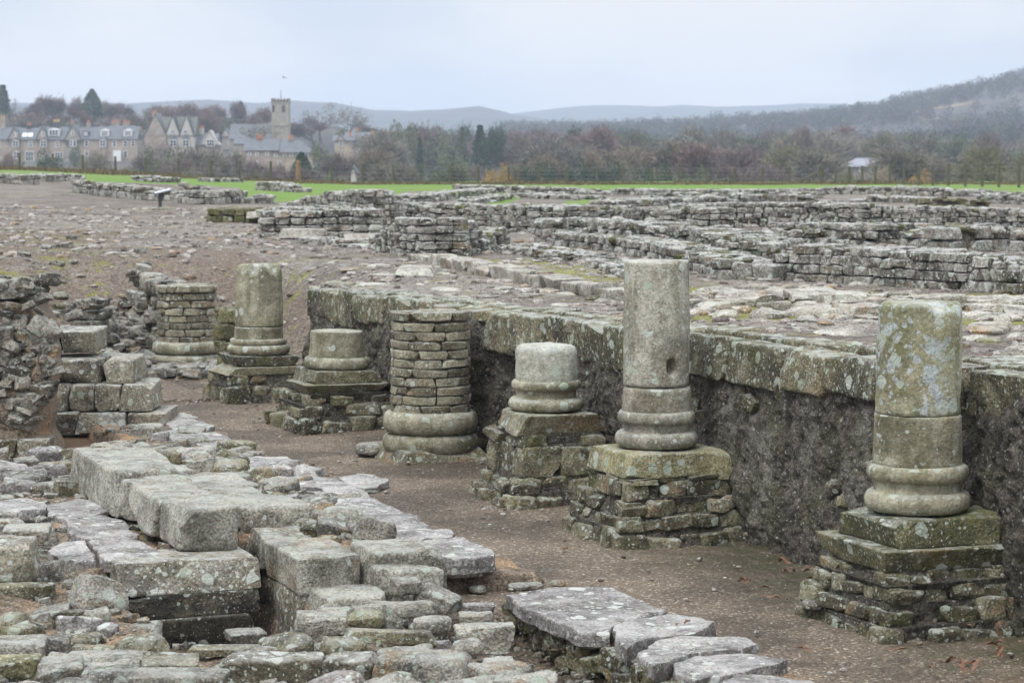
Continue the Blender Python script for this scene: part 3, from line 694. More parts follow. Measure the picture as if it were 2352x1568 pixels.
# ------------------------------------------------------------------ masonry walls
def masonry(name, label, pts, thick, course, slen, kind='block', zbase=None, mats=None, rough=.02, topdrop=.25, cat="wall", group=None, seed=1, world=False, capkind='rub', jag=.5, sink=.15, ncube=None):
    """pts: (px, y_base, y_top) measured in the photograph, or world (x, y, zb, zt)"""
    if kind == 'rub' and not world: slen = (slen[0] * .6, slen[1] * .66); course = max(.1, course * .7)
    rg = random.Random(seed); a = Acc(); P = []
    for p in pts:
        if world: P.append(p)
        else:
            g = GT(p[0], p[1]) if zbase is None else G(p[0], p[1], zbase)
            P.append((g[0], g[1], g[2] - .02, ZA(p[2], g[1])))
    lpt = (P[0][0], P[0][1], P[0][2])
    for i in range(len(P) - 1):
        A = np.array(P[i]); B = np.array(P[i + 1]); e = (B - A)[:2]; Ls = float(np.linalg.norm(e)); e = e / Ls
        nrm = np.array([e[1], -e[0]])
        if np.dot(nrm, -(A[:2] + B[:2]) / 2) < 0: nrm = -nrm      # faces the open side
        ang = math.atan2(e[1], e[0])
        hmax = max(A[3] - A[2], B[3] - B[2]); nc = max(1, round((hmax + 0) / course)); ch = hmax / nc
        kd = (1.35 if kind == 'rub' else .75) * ch; sw = seed * 13.7 + i * 5.1
        def drop(dist): return kd * max(0.0, float(vnoise(np.array([[dist / .9 + sw, .3, .7]]), 3)[0]) * 1.7 - .15)
        # core
        m = max(2, int(Ls / .5))
        for q in range(m):
            f0, f1 = q / m, (q + 1) / m; fm = (f0 + f1) / 2; C = A + (B - A) * fm
            top = C[3] - .09 - drop(Ls * fm); bot = C[2] - sink
            if top - bot < .06: continue
            cc = C[:2] - nrm * thick / 2
            X, Qq = cubegrid(2); W = X * np.array([Ls / m / 2 * 1.05 - (.07 if q in (0, m - 1) else 0), thick / 2 - .09, (top - bot) / 2]); W = W + fbm(X * 1.7 + q * 3.3 + i, seed, 2)[:, None] * .015
            a.add(W @ rotz(ang).T + np.array([cc[0], cc[1], (top + bot) / 2]), Qq, (.5, .5, .5), 1)
        for side in (0, 1):
            for c in range(-1, nc):
                q = rg.uniform(-.4, 0) * slen[0]
                while q < Ls:
                    l = rg.uniform(*slen); f = (q + l / 2) / Ls; fc = min(1, max(0, f)); C = A + (B - A) * fc
                    z = C[2] + (c + .5) * ch; q += l
                    if f < -.02 or f > 1.02: continue
                    lim = C[3] - ch * .25 - drop(q - l / 2) - (rg.random() < topdrop) * ch * jag
                    if z > lim + .01: continue
                    if side and z < C[3] - 2.2 * ch: continue
                    dp = rg.uniform(.16, .26) if thick > .4 else thick * .55
                    off = dp / 2 + rg.uniform(-rough, rough)
                    cc = A[:2] + e * (q - l / 2) - nrm * (off if not side else thick - off)
                    hh = ch * (rg.uniform(.82, 1.0) if kind == 'block' else rg.uniform(.6, 1.35)); z += rg.uniform(-.1, .1) * ch * (kind != 'block'); l = l if kind == 'block' else l * rg.uniform(.7, 1.15)
                    put(a, kind, (cc[0], cc[1], z), (l * (.94 if kind == 'block' else 1.0), dp, hh), ang + rg.uniform(-1, 1) * (.03 if kind == 'block' else .2), 0, rg.uniform(-1, 1) * (.02 if kind == 'block' else .12))
        for (flag_, E_, sg) in ((i == 0, A, -1), (i == len(P) - 2, B, 1)):
            if thick < .35: continue
            ne = max(1, round(thick / (slen[1] * .9)))
            for c in range(-1, nc):
                z = E_[2] + (c + .5) * ch
                if z > E_[3] - ch * .2: continue
                for q in range(ne):
                    cc = E_[:2] - nrm * thick * (q + .5) / ne + e * sg * rg.uniform(-.06, .0)
                    put(a, kind, (cc[0], cc[1], z), (rg.uniform(.2, .3), thick / ne * .98, ch * rg.uniform(.86, .98)), ang + rg.uniform(-.05, .05))
        # stones along the top
        if thick > .2:
            n = int(Ls * thick / (slen[0] * slen[1]) * 2.0) + 1
            for _ in range(n):
                f = rg.random(); C = A + (B - A) * f; t_ = rg.uniform(.05, thick - .05); l = rg.uniform(slen[0] * .6, slen[1] * .8)
                cc = C[:2] - nrm * t_; put(a, capkind, (cc[0], cc[1], C[3] - .03 - rg.random() * .03 - drop(f * Ls)), (l, l * rg.uniform(.6, .9), rg.uniform(.06, .13)), rg.uniform(0, 3), rg.uniform(-.12, .12), rg.uniform(-.12, .12), mat=2 if rg.random() < .14 else 0)
    ob = a.build(name, (mats or [M_far, M_farcore]) + [M_farmoss], None, loc=lpt)
    return tag(ob, label, cat, group)
WG = "low ruined walls on the terrace"
def W_(label, pts, **k):
    d_ = dict(thick=.55, course=.13, slen=(.17, .34), kind='block', rough=.04, topdrop=.4, seed=len(label), group=WG); d_.update(k); masonry("ruined_wall", label, pts, **d_)
W_("long curved low wall of square pale blocks in three courses, right edge, behind the cobbles", [(1757, 642, 560), (1850, 647, 563), (1973, 653, 569), (2100, 660, 578), (2230, 668, 588), (2450, 682, 604)], thick=.55, slen=(.13, .25), course=.125, topdrop=.12, rough=.035)
W_("straight block wall running down to the tall middle column, left of the grass patch", [(1267, 563, 534), (1400, 578, 545), (1500, 598, 560), (1600, 625, 581), (1640, 640, 594), (1700, 642, 604), (1757, 645, 614)], thick=.7, slen=(.2, .38), course=.15, topdrop=.12)
W_("jumbled rubble wall top above the straight block wall in the middle", [(1231, 560, 501), (1330, 564, 506), (1450, 572, 515), (1599, 585, 532), (1700, 590, 548)], kind='rub', thick=1.0, slen=(.22, .5), course=.2)
W_("rough chunk of dark-jointed rubble wall left of centre, behind the retaining wall", [(850, 575, 545), (905, 583, 512), (960, 590, 500), (1060, 588, 512), (1170, 575, 524)], kind='rub', thick=.8, slen=(.22, .48), course=.17, rough=.05)
W_("high neatly coursed wall corner behind the rough rubble chunk", [(640, 492, 472), (700, 502, 455), (752, 515, 441), (830, 530, 437), (885, 530, 440), (918, 528, 462)], thick=.7, course=.15, slen=(.25, .5), topdrop=.05)
W_("long straight dark-stained wall crossing the middle of the site", [(918, 522, 466), (1100, 530, 470), (1300, 535, 474), (1480, 522, 477), (1600, 530, 478)], kind='rub', thick=.8, slen=(.2, .45), course=.16, rough=.03)
W_("long straight dark-stained wall on the right half of the site", [(1600, 528, 477), (1649, 522, 467), (1800, 521, 467), (1973, 522, 469), (2150, 522, 475), (2450, 520, 485)], kind='rub', thick=.8, slen=(.2, .45), course=.16, rough=.03)
W_("broken rubble wall of loose grey stones above the curved block wall at right", [(1757, 558, 516), (1850, 562, 512), (1950, 566, 517), (2050, 566, 513), (2195, 572, 518)], kind='rub', thick=.8, slen=(.25, .55), course=.2, rough=.06, topdrop=.5)
W_("squared block corner at the end of the broken rubble wall, far right", [(2195, 582, 523), (2315, 578, 518)], thick=.6, slen=(.35, .6), course=.2)
W_("rubble wall leaving the picture at the right edge beside the squared corner", [(2312, 575, 530), (2460, 580, 540)], kind='rub', slen=(.25, .5), course=.2)
W_("low row of mossy blocks between the grass patch and the broken rubble wall", [(1765, 583, 560), (1900, 585, 568), (2200, 590, 572)], thick=.5, slen=(.25, .5), course=.16, mats=[M_far, M_farcore])
W_("curved low wall with a rounded end beside the information panel", [(165, 440, 416), (223, 449, 420), (300, 457, 428), (395, 463, 440), (450, 465, 446)], thick=.6, course=.2, slen=(.3, .6))
W_("low grey block wall at the front edge of the lawn, right of the information panel", [(400, 466, 448), (470, 470, 438), (560, 467, 437), (625, 468, 448)], thick=.7, course=.2, slen=(.3, .6))
W_("low wall thick with dark green moss at the foot of the lawn", [(486, 512, 481), (590, 513, 479)], thick=1.2, course=.15, slen=(.2, .4), mats=[M_farmoss, M_farcore])
W_("tumbled rubble wall with white lichen left of the coursed wall corner", [(594, 528, 480), (660, 540, 477), (740, 547, 484), (803, 540, 488)], kind='rub', thick=1.2, slen=(.25, .5), course=.18, rough=.05)
W_("low wall at the left edge under the fence", [(-60, 420, 400), (0, 420, 400), (45, 424, 402)], thick=.8, course=.25, slen=(.4, .8))
W_("low grey wall behind the left strip of lawn", [(45, 419, 403), (110, 420, 401), (195, 414, 401)], kind='rub', thick=.8, course=.25, slen=(.4, .8))
W_("low wall remnant along the fence left of the lawn", [(212, 414, 403), (330, 417, 405), (414, 419, 409)], kind='rub', thick=.8, course=.25, slen=(.4, .8))
W_("small stump of wall standing alone on the left of the lawn", [(414, 436, 419), (464, 437, 424)], kind='rub', thick=.9, course=.25, slen=(.4, .8))
W_("small stump of wall standing alone on the right of the lawn", [(587, 437, 419), (630, 439, 419), (672, 442, 429)], kind='rub', thick=.9, course=.25, slen=(.4, .8))
W_("line of low stones at the back of the lawn", [(478, 418, 410), (560, 420, 411)], kind='rub', thick=.6, course=.2, slen=(.4, .9))
W_("mossy wall curving away right of the lawn", [(925, 468, 450), (1000, 464, 446), (1080, 452, 438), (1170, 440, 430)], kind='rub', thick=.9, course=.2, slen=(.3, .7))
W_("low wall just in front of the fence in the centre", [(1040, 440, 425), (1160, 443, 428), (1300, 446, 431)], kind='rub', thick=.9, course=.25, slen=(.4, .8))
W_("mossy diagonal wall between the two small lawns", [(1100, 470, 457), (1175, 457, 446), (1300, 452, 443)], kind='rub', thick=.7, course=.2, slen=(.3, .7))
W_("low wall bounding the small rectangular lawn at the back", [(1215, 456, 446), (1330, 459, 449), (1500, 460, 450)], kind='rub', thick=.6, course=.2, slen=(.3, .7))
W_("long low wall under the fence right of centre", [(1300, 445, 432), (1500, 449, 435), (1700, 450, 436), (1890, 446, 434)], kind='rub', thick=1.0, course=.25, slen=(.4, .8))
W_("sloping wall end with dark moss left of the right-hand dark wall", [(1440, 478, 461), (1530, 471, 456), (1650, 464, 451)], kind='rub', thick=1.2, course=.2, slen=(.3, .7))
W_("pale weathered wall behind the right-hand dark wall", [(1640, 465, 449), (1800, 463, 446), (2000, 464, 449), (2110, 468, 455)], thick=.8, course=.2, slen=(.35, .7))
W_("long low pale wall in front of the corner fence post", [(1880, 446, 430), (2050, 449, 429), (2250, 451, 437), (2300, 449, 438)], kind='rub', thick=1.0, course=.25, slen=(.4, .8))
W_("mossy wall stub behind the dark wall at the far right", [(2110, 480, 455), (2260, 481, 457)], thick=.9, course=.2, slen=(.35, .7), mats=[M_farmoss, M_farcore])
W_("pale wall reaching the right edge below the far grass", [(2240, 466, 446), (2330, 470, 440), (2460, 475, 448)], kind='rub', thick=.9, course=.2, slen=(.35, .7))
W_("thin pale wall line in the middle distance right of centre", [(1480, 456, 443), (1700, 458, 444), (1890, 456, 441)], kind='rub', thick=.6, course=.2, slen=(.35, .7))
W_("low kerb wall at the foot of the straight block wall", [(1150, 582, 562), (1250, 596, 575), (1330, 606, 590), (1430, 640, 622)], kind='rub', thick=.6, course=.12, slen=(.25, .55))
W_("low footing wall left of the rough rubble chunk", [(690, 560, 548), (780, 566, 550), (860, 575, 556)], kind='rub', thick=.6, course=.12, slen=(.3, .6))
# left end of the portico: dark leaning wall stub and a small masonry pillar
def leftend():
    g0 = G(352, 800, .25); g1 = G(292, 640, 1.25)
    masonry("ruined_wall", "dark leaning stub of wall behind the farthest column of stone courses", [(-5.02, 33.6, -.1, 1.06), (-5.55, 35.4, 0.1, 1.12)], .5, .2, (.3, .6), 'rub', world=True, mats=[M_rub, M_core], seed=5, rough=.05, group="ruined masonry beside the path")
    masonry("ruined_wall", "small mossy masonry pillar on the brown bank left of the far columns", [(-6.36, 33.6, .1, .74), (-5.82, 33.5, 0.1, .84)], .5, .16, (.2, .4), 'block', world=True, mats=[M_rub, M_core], seed=6, rough=.04, group="ruined masonry beside the path")
    masonry("ruined_wall", "mossy end of the retaining wall seen between the two far tall columns", [(-3.66, 30.2, -.1, .92), (-3.38, 30.0, -.1, .86)], .45, .2, (.25, .4), 'block', world=True, mats=[M_farmoss, M_core], seed=8, group="ruined masonry beside the path")
leftend()

# ------------------------------------------------------------------ stepped pier and rough wall at the left
def pier():
    d = 24.2; k = d / F
    root = thing("stepped_pier", "stepped pier of large dressed blocks beside the rough wall on the left", "pier", (G(240, 1005, 0)[0], d + .4, 0))
    rows = [  # y top, y bottom, [x edges], depth offset
        (945, 1003, [60, 168, 285, 377], 0.0), (880, 945, [60, 152, 212, 272, 345], .12), (822, 882, [60, 116, 230, 304], .28), (756, 812, [70, 126, 216], .50)]
    for (yt, yb, xs, off) in rows:
        dd = d + off
        for a0, a1 in zip(xs[:-1], xs[1:]):
            a = Acc(); z1 = ZA(yt + 4, dd); z0_ = ZA(yb, dd); dp = .95 - off * .3
            X0 = (a0 - CX) * dd / F; X1 = (a1 - CX) * dd / F
            big(a, ((X0 + X1) / 2, dd + dp / 2 + random.uniform(-.02, .02), (z0_ + z1) / 2), ((X1 - X0) * .995, dp, (z1 - z0_) * .995), random.uniform(-.01, .01), n=14, p=8, chips=3, amp=.06)
            a.build("block", M_pier, root, loc=root.location)
    a = Acc(); big(a, (G(220, 1010, 0)[0], d + .75, .02), (1.35, .9, .14), 0, n=12, amp=.2); 
    X0 = (70 - CX) * d / F; X1 = (225 - CX) * d / F
    big(a, ((X0 + X1) / 2, d + 1.05, .34), (X1 - X0, .9, .62), 0, n=14, p=12, amp=.05, tone=(.5, .5, .5)); a.build("core", M_core, root, loc=root.location)
pier()
def roughwall():
    d = 22.6
    root = thing("rough_wall", "tall ragged rubble and mortar wall cut off at the left edge of the picture", "wall", (G(60, 1045, 0)[0], d, 0))
    x = np.linspace(-1.9, .0, 120); h = np.linspace(0, 1, 100); Xg, H = np.meshgrid(x, h, indexing='ij')
    x1 = (104 - CX) * d / F
    zt_ = 1.58 + .06 * fbm(np.stack([Xg * 2, Xg * 0, Xg * 0], -1), 5, 2) - .0 * H
    edge = x1 + .02 - .16 * H + .10 * n2(H * 1.7, H * 0, .33, 77)
    XX = edge + Xg * .75 - 0
    Z_ = H * zt_ - .1
    P3 = np.stack([XX / .2, Z_ / .2, XX * 0], -1); Yd = d + .12 * H + .10 * fbm(P3, 81, 4) + .35 * sstep(-.12, 0, Xg)
    P = np.stack([XX, Yd, Z_], -1)
    back = P[:, -1:, :] + np.array([0, .9, 0]); P = np.concatenate([P, back], 1)
    side = P[-1:, :, :] + np.array([-.1, .9, -.02]); P = np.concatenate([P, side], 0)
    grid_acc(P, flip=True).build("mortar", M_wallmort, root, loc=root.location)
    a = Acc()
    for _ in range(230):
        u = random.uniform(-1.7, .03); z = random.uniform(.3, 1.58); hh = (z + .1) / 1.6
        xe = x1 + .02 - .16 * hh + .10 * float(n2(np.array([hh * 1.7]), np.array([0.]), .33, 77)[0])
        l = .07 + .24 * random.random() ** 1.6; t_ = l * random.uniform(.25, .8)
        put(a, 'slabby' if random.random() < .6 else 'rub', (xe + u * .75, d + .12 * hh + random.uniform(-.01, .07), z), (l, random.uniform(.12, .2), t_), random.uniform(-.4, .4), random.uniform(-.3, .3), random.gauss(0, .35))
    for _ in range(50):
        xx = x1 - .1 - random.random() * 1.2; put(a, 'rub', (xx, d + .1 + random.random() * .8, 1.55 + random.uniform(-.05, .05)), (.26, .2, .12), random.uniform(0, 3), .1, .1)
    a.build("rubble_stone", M_rub, root, loc=root.location)['kind'] = 'stuff'
    for (a0, a1) in ((-60, 28), (33, 102)):
        a = Acc(); X0 = (a0 - CX) * (d - .08) / F; X1 = (a1 - CX) * (d - .08) / F
        big(a, ((X0 + X1) / 2, d + .1, ZA(1028, d)), (X1 - X0, .4, .17), 0, n=12, p=8, amp=.05); a.build("base_block", M_pier, root, loc=root.location)
roughwall()

# ------------------------------------------------------------------ near ruins: core, blocks, flags, rubble
def ruincore():
    s = np.arange(-3.6, 12.8, .03); t = np.arange(-9.2, -1.4, .03)
    Sg, Tg = np.meshgrid(s, t, indexing='ij'); Z = RZ(Sg, Tg)
    P = O2[None, None] + Sg[..., None] * WD + Tg[..., None] * ND
    Z = np.where(Z < .015, np.minimum(Z, -.08), Z)
    a = Acc(); ny, nu = Z.shape; i = np.arange(ny * nu).reshape(ny, nu)
    Q = np.stack([i[:-1, :-1], i[1:, :-1], i[1:, 1:], i[:-1, 1:]], -1).reshape(-1, 4)
    zz = Z.reshape(-1)[Q]; Q = Q[zz.max(1) > -.02]
    V = np.concatenate([P, Z[..., None]], -1).reshape(-1, 3)
    used = np.unique(Q); mp_ = np.full(len(V), -1); mp_[used] = np.arange(len(used))
    a.add(V[used], mp_[Q][:, ::-1], (.5, .5, .5))
    tag(a.build("ruined_foundation", M_mort, loc=ST(0, -3, 0)), "earth and crumbled mortar core of the ruined granary walls in the foreground", "ruin")
ruincore()
FOOT = []     # occupied footprints (x, y, radius)
def stone_thing(name, label, cat, c, size, rz, mat, n=12, p=7, chips=3, amp=.08, tx=0, ty=0, group=None, seed=None, tone=None):
    a = Acc(); big(a, (0, 0, 0), size, rz, tx, ty, n=n, p=p, chips=chips, amp=amp, seed=seed, tone=tone)
    ob = a.build(name, mat); ob.location = c
    FOOT.append((c[0], c[1], max(size[0], size[1]) * .5, min(size[0], size[1]) * .5))
    return tag(ob, label, cat, group)
def stblock(label, s0, s1, t0, t1, z0, z1, mat=None, name="stone_block", n=16, p=7, chips=3, amp=.08, rz=0, ty=0, tx=0, tone=None):
    c = ST((s0 + s1) / 2, (t0 + t1) / 2, (z0 + z1) / 2)
    return stone_thing(name, label, "stone block", c, (t1 - t0, s1 - s0, z1 - z0), YAW + rz, mat or M_block, n, p, chips, amp, tx, ty, tone=tone)
stblock("front kerb block of the raised row, its square end above the wide ledge slab", 1.82, 2.42, -4.09, -3.72, .35, .63, n=22, tone=(.75, .3, .2))
stblock("second kerb block of the raised row, directly behind the front one", 2.40, 3.28, -4.12, -3.68, .35, .61, n=20, tone=(.7, .5, .6), ty=.03)
stblock("narrow wedge-shaped kerb stone between the two longest kerb blocks", 3.26, 3.54, -4.12, -3.66, .34, .62, tone=(.55, .4, .3))
stblock("longest smooth kerb block at the far end of the raised row", 3.52, 5.05, -4.16, -3.60, .34, .66, n=22, tone=(.72, .3, .9), amp=.06)
stblock("wide ledge slab under the front kerb block", 1.46, 2.05, -4.55, -3.67, .17, .36, n=22, tone=(.55, .5, .1), mat=M_pier, p=9)
stblock("shade-darkened course stone in the pit face below the ledge slab", 1.44, 2.0, -4.50, -3.70, .03, .18, mat=M_dark, tone=(.25, .4, .3), n=14)
stblock("lowest shade-darkened course stone at the bottom of the pit face", 1.42, 2.0, -4.52, -3.72, -.15, .035, mat=M_dark, tone=(.15, .2, .6), n=14)
stblock("small flat stone wedged in the pit face under the right end of the ledge slab", 1.50, 1.8, -4.0, -3.68, .10, .19, mat=M_foot, tone=(.8, .2, .2))
stblock("large corner block at the right side of the pit", .98, 1.75, -3.58, -3.17, .20, .425, n=20, tone=(.6, .7, .3))
stblock("block behind the large corner block, lining the narrow slot", 1.74, 2.35, -3.56, -3.22, .20, .41, tone=(.5, .6, .8))
stblock("upright block below the large corner block on the pit side", 1.03, 1.8, -3.57, -3.13, -.14, .21, mat=M_pier, tone=(.5, .2, .2))
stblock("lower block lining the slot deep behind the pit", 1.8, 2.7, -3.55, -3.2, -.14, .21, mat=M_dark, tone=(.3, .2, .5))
stblock("rounded pale block beside the slot, right of the front kerb block", 2.58, 3.15, -3.49, -3.03, .26, .51, n=18, p=5, tone=(.7, .5, .4))
stblock("sharp-edged block beside the slot, second behind the rounded pale block", 3.15, 3.7, -3.54, -3.12, .27, .50, tone=(.75, .2, .4), p=5)
stblock("flat-topped block beside the slot at the far end of the right wall face", 3.72, 4.5, -3.52, -3.08, .28, .50, tone=(.65, .3, .7))
stblock("smooth egg-shaped stone beside the rounded pale block", 2.30, 2.60, -3.00, -2.72, .33, .50, p=3, tone=(.8, .3, .2))
stblock("upper back block of the pair at the right end of the right wall", .96, 1.42, -3.14, -2.66, .16, .44, n=18, tone=(.75, .2, .7))
stblock("lower front block of the pair at the right end of the right wall", .74, 1.0, -3.14, -2.76, .10, .36, n=16, tone=(.72, .1, .1), p=5)
stblock("thick slab stepping down in front of the large corner block", .56, 1.02, -3.52, -3.12, .06, .25, n=16, tone=(.6, .2, .3))
stblock("stone with a pale flat top jutting over the right end of the pit", .12, .52, -3.74, -3.40, -.02, .22, n=16, tone=(.65, .5, .3), p=5)
stblock("long stone right of the jutting stone, half buried", .1, .5, -3.36, -3.0, .02, .24, n=14, tone=(.4, .6, .3), p=5)
def pxs(label, xl, xr, yb, yf, ybot, z, mat=None, p=5, yaw=0, amp=.10, chips=4, n=16, name="rubble_stone", tone=None, tx=0, ty=0):
    A = G((xl + xr) / 2, yf, z); B = G((xl + xr) / 2, yb, z); k = A[1] / F
    wdt = (xr - xl) * k; h = max(.05, (ybot - yf) * k); dp = max(.08, B[1] - A[1])
    ob = stone_thing(name, label, "stone", (A[0], A[1] + dp / 2, z - h / 2), (wdt / max(.6, math.cos(yaw)), dp, h), yaw, mat or M_rub, n, p, chips, amp, tx, ty, tone=tone)
    return ob
pxs("big lichen-spotted block at the left edge, level with the flat wet flagstones", -40, 68, 1228, 1250, 1338, .55, M_pier, 8, .05, tone=(.6, .3, .4), name="stone_block")
pxs("block with a mossy dark side behind the big block at the left edge", 0, 104, 1200, 1216, 1258, .56, M_block, 5, .1, tone=(.6, .5, .1), name="stone_block")
pxs("dark rounded block below the big block at the left edge", -20, 118, 1334, 1345, 1402, .33, M_foot, 5, .0, tone=(.6, .3, .8), name="stone_block")
pxs("tilted thin slab in the left rubble face below the dark rounded block", 42, 152, 1385, 1408, 1440, .24, M_rub, 6, .1, ty=-.2, tone=(.6, .3, .1))
pxs("squarish block with a hollow beneath it, left of the pit", 160, 254, 1328, 1350, 1405, .30, M_foot, 6, .15, tone=(.6, .4, .3), name="stone_block")
pxs("square block sitting at the front left lip of the pit", 220, 362, 1422, 1440, 1492, .19, M_block, 7, .02, tone=(.5, .2, .3), name="stone_block")
pxs("grey oval stone left of the square block at the pit lip", 150, 226, 1444, 1462, 1500, .22, M_foot, 3.4, 0, tone=(.6, .4, .3))
pxs("upright pale-edged stone beside the grey oval stone", 98, 152, 1455, 1470, 1532, .26, M_rub, 5, .2, tone=(.6, .2, .3))
pxs("large sloping stone at the left edge above the lowest row", -30, 90, 1455, 1480, 1530, .30, M_rub, 4, .1, tone=(.6, .5, .3))
pxs("greenish lichen block at the lower left edge", -20, 84, 1500, 1515, 1562, .32, M_plinth, 5, .1, tone=(.8, .4, .5))
pxs("broad flat-topped slab left of the dark block, bottom edge", 150, 330, 1488, 1508, 1530, .27, M_rub, 4, -.1, tone=(.6, .4, .3))
pxs("rounded lichen-covered boulder at the bottom, left of the wide grey slab", 184, 312, 1524, 1545, 1600, .30, M_rub, 3.5, .1, tone=(.45, .2, .3))
pxs("brown boulder at the bottom left corner region", 70, 180, 1500, 1530, 1580, .31, M_rub, 3.5, .2, tone=(.4, .8, .3))
pxs("wide grey slab cut by the bottom edge, left of the dark block", 302, 512, 1530, 1552, 1610, .30, M_rub, 5, -.05, tone=(.5, .2, .8))
pxs("dark pointed slab above the wide grey slab", 320, 448, 1498, 1520, 1548, .30, M_foot, 4, .1, tone=(.6, .2, .3), tx=.1)
pxs("large dark flat block with white lichen at the bottom centre left", 502, 742, 1494, 1515, 1610, .29, M_pier, 7, .08, tone=(.35, .3, .3), n=20, name="stone_block")
pxs("wedge stone standing alone on the pit's front edge", 518, 600, 1438, 1455, 1482, .22, M_rub, 4, .3, tone=(.6, .3, .4))
pxs("long flat stone running along the pit's front edge", 428, 610, 1478, 1490, 1512, .24, M_foot, 5, -.05, tone=(.6, .3, .9))
pxs("dark-topped block right of the large dark flat block, bottom edge", 742, 862, 1494, 1515, 1600, .30, M_pier, 5, -.1, tone=(.3, .2, .3), name="stone_block")
pxs("big brown boulder at the bottom edge, centre of the picture", 866, 1078, 1484, 1512, 1600, .34, M_rub, 3.6, -.25, tone=(.5, .7, .3), n=20)
pxs("curved greenish slab with one white lichen spot above the big brown boulder", 786, 996, 1442, 1450, 1482, .29, M_foot, 5, -.1, tone=(.7, .3, .4), n=16)
pxs("corner block at the right end of the foreground rubble, bottom edge", 1106, 1186, 1506, 1522, 1600, .26, M_block, 6, .1, tone=(.7, .2, .4), name="stone_block")
pxs("flat greenish block at the right edge of the foreground rubble", 1046, 1176, 1428, 1440, 1506, .27, M_block, 6, .1, tone=(.5, .5, .4), name="stone_block")
pxs("rounded grey stone beside the flat greenish block", 1040, 1108, 1462, 1472, 1510, .31, M_rub, 3, .2, tone=(.4, .2, .4))
pxs("pale lumpy boulder in the middle of the rubble slope", 948, 1036, 1408, 1420, 1462, .34, M_block, 3.4, .2, tone=(.7, .3, .4))
pxs("smooth pale stone left of the pale lumpy boulder", 908, 1002, 1374, 1384, 1424, .34, M_block, 3.4, .2, tone=(.6, .2, .6))
pxs("dark-sided boulder on the rubble slope", 796, 880, 1396, 1410, 1448, .30, M_foot, 3.4, -.2, tone=(.9, .2, .6))
pxs("slab with pale top left of the dark-sided boulder", 675, 800, 1398, 1415, 1462, .24, M_block, 6, .1, tone=(.5, .3, .5), name="stone_block")
pxs("pale knob of stone on orange mortar below the block pair", 898, 962, 1322, 1330, 1370, .34, M_block, 3.6, .4, tone=(.8, .4, .4))
pxs("flat flake leaning beside the pale knob", 962, 1052, 1350, 1362, 1400, .26, M_rub, 4, -.5, tone=(.6, .3, .4), ty=.3)
pxs("pale angular stone at the right side of the rubble slope", 1056, 1130, 1402, 1412, 1445, .24, M_block, 5, .1, tone=(.7, .5, .4))
pxs("small flat stone on the gravel beside the rubble slope", 1062, 1135, 1383, 1388, 1398, .06, M_flag, 4, .1, tone=(.7, .2, .4))

# thin flags of the platform edge
def flag(label, poly, z, th, tone=None, name="flagstone"):
    P = np.array([G(a_, b_, z)[:2] for a_, b_ in poly]); c = P.mean(0)
    R_pts = []; n = len(P); seed = random.randrange(9999)
    for i in range(n):
        A, B = P[i], P[(i + 1) % n]; m = max(2, int(np.linalg.norm(B - A) / .025))
        for k in range(m): R_pts.append(A + (B - A) * k / m)
    R_ = np.array(R_pts); m = len(R_)
    nn = fbm(np.concatenate([R_ / .12, np.zeros((m, 1))], 1), seed, 3); dirs = (R_ - c) / np.linalg.norm(R_ - c, axis=1)[:, None]
    R_ = R_ + dirs * nn[:, None] * .022
    rings = []; zz = []
    for (f, dz) in ((0.93, -th), (1.0, -th * .8), (.99, -th * .45), (1.0, -.014), (.985, -.003), (.96, 0), (.85, 0), (.7, 0), (.5, 0), (.3, 0), (.12, 0)):
        q = c + (R_ - c) * f
        if dz < -.02: q = q + dirs * (fbm(np.concatenate([R_ / .05, np.full((m, 1), dz * 30)], 1), seed + 3, 2) * .012)[:, None]
        h = .012 * fbm(np.concatenate([q / .3, np.zeros((m, 1))], 1), seed, 3) + .004 * fbm(np.concatenate([q / .06, np.zeros((m, 1))], 1), seed, 2)
        rings.append(np.concatenate([q - c, (dz + h)[:, None]], 1))
    V = np.concatenate(rings + [np.array([[0, 0, 0.0]])]); nr = len(rings)
    i = np.arange(nr * m).reshape(nr, m); j = np.roll(i, -1, 1)
    Q = np.stack([i[:-1], j[:-1], j[1:], i[1:]], -1).reshape(-1, 4); T = np.array([[nr * m, i[-1, k], j[-1, k]] for k in range(m)])
    ar = np.sum(P[:, 0] * np.roll(P[:, 1], -1) - P[:, 1] * np.roll(P[:, 0], -1))
    if ar < 0: Q = Q[:, ::-1]; T = T[:, ::-1]
    a = Acc(); a.add(V, Q, tone or (random.uniform(.3, .7), random.random() * .6, random.random())); a.T.append(T); a.M.append(('t', len(T), 0))
    ob = a.build(name, M_flag); ob.location = (c[0], c[1], z)
    FOOT.append((c[0], c[1], float(np.linalg.norm(P - c, axis=1).max()) * .8, .2)); return tag(ob, label, "flagstone")
FL = "flagstones along the gravel path"
flag("largest smooth purple-grey slab with a sharp left corner over the near pit", [(1165, 1360), (1240, 1350), (1405, 1346), (1470, 1372), (1532, 1400), (1450, 1424), (1406, 1437), (1400, 1452), (1330, 1446), (1240, 1412), (1185, 1384)], .16, .10, (.25, .3, .2))
flag("wavy pale slab with a brown leaf on it, next to the largest slab", [(1407, 1440), (1470, 1420), (1540, 1404), (1600, 1412), (1642, 1428), (1600, 1452), (1500, 1462), (1440, 1490), (1412, 1468)], .15, .11, (.6, .2, .4))
flag("long slab between the wavy slab and the pointed slab", [(1458, 1500), (1500, 1468), (1600, 1458), (1700, 1456), (1742, 1474), (1690, 1490), (1590, 1500), (1545, 1516), (1500, 1532)], .14, .10, (.4, .3, .6))
flag("pointed lichen-spotted slab near the bottom edge", [(1540, 1522), (1600, 1502), (1700, 1494), (1816, 1512), (1740, 1534), (1640, 1552), (1600, 1562), (1556, 1548)], .13, .10, (.6, .2, .8))
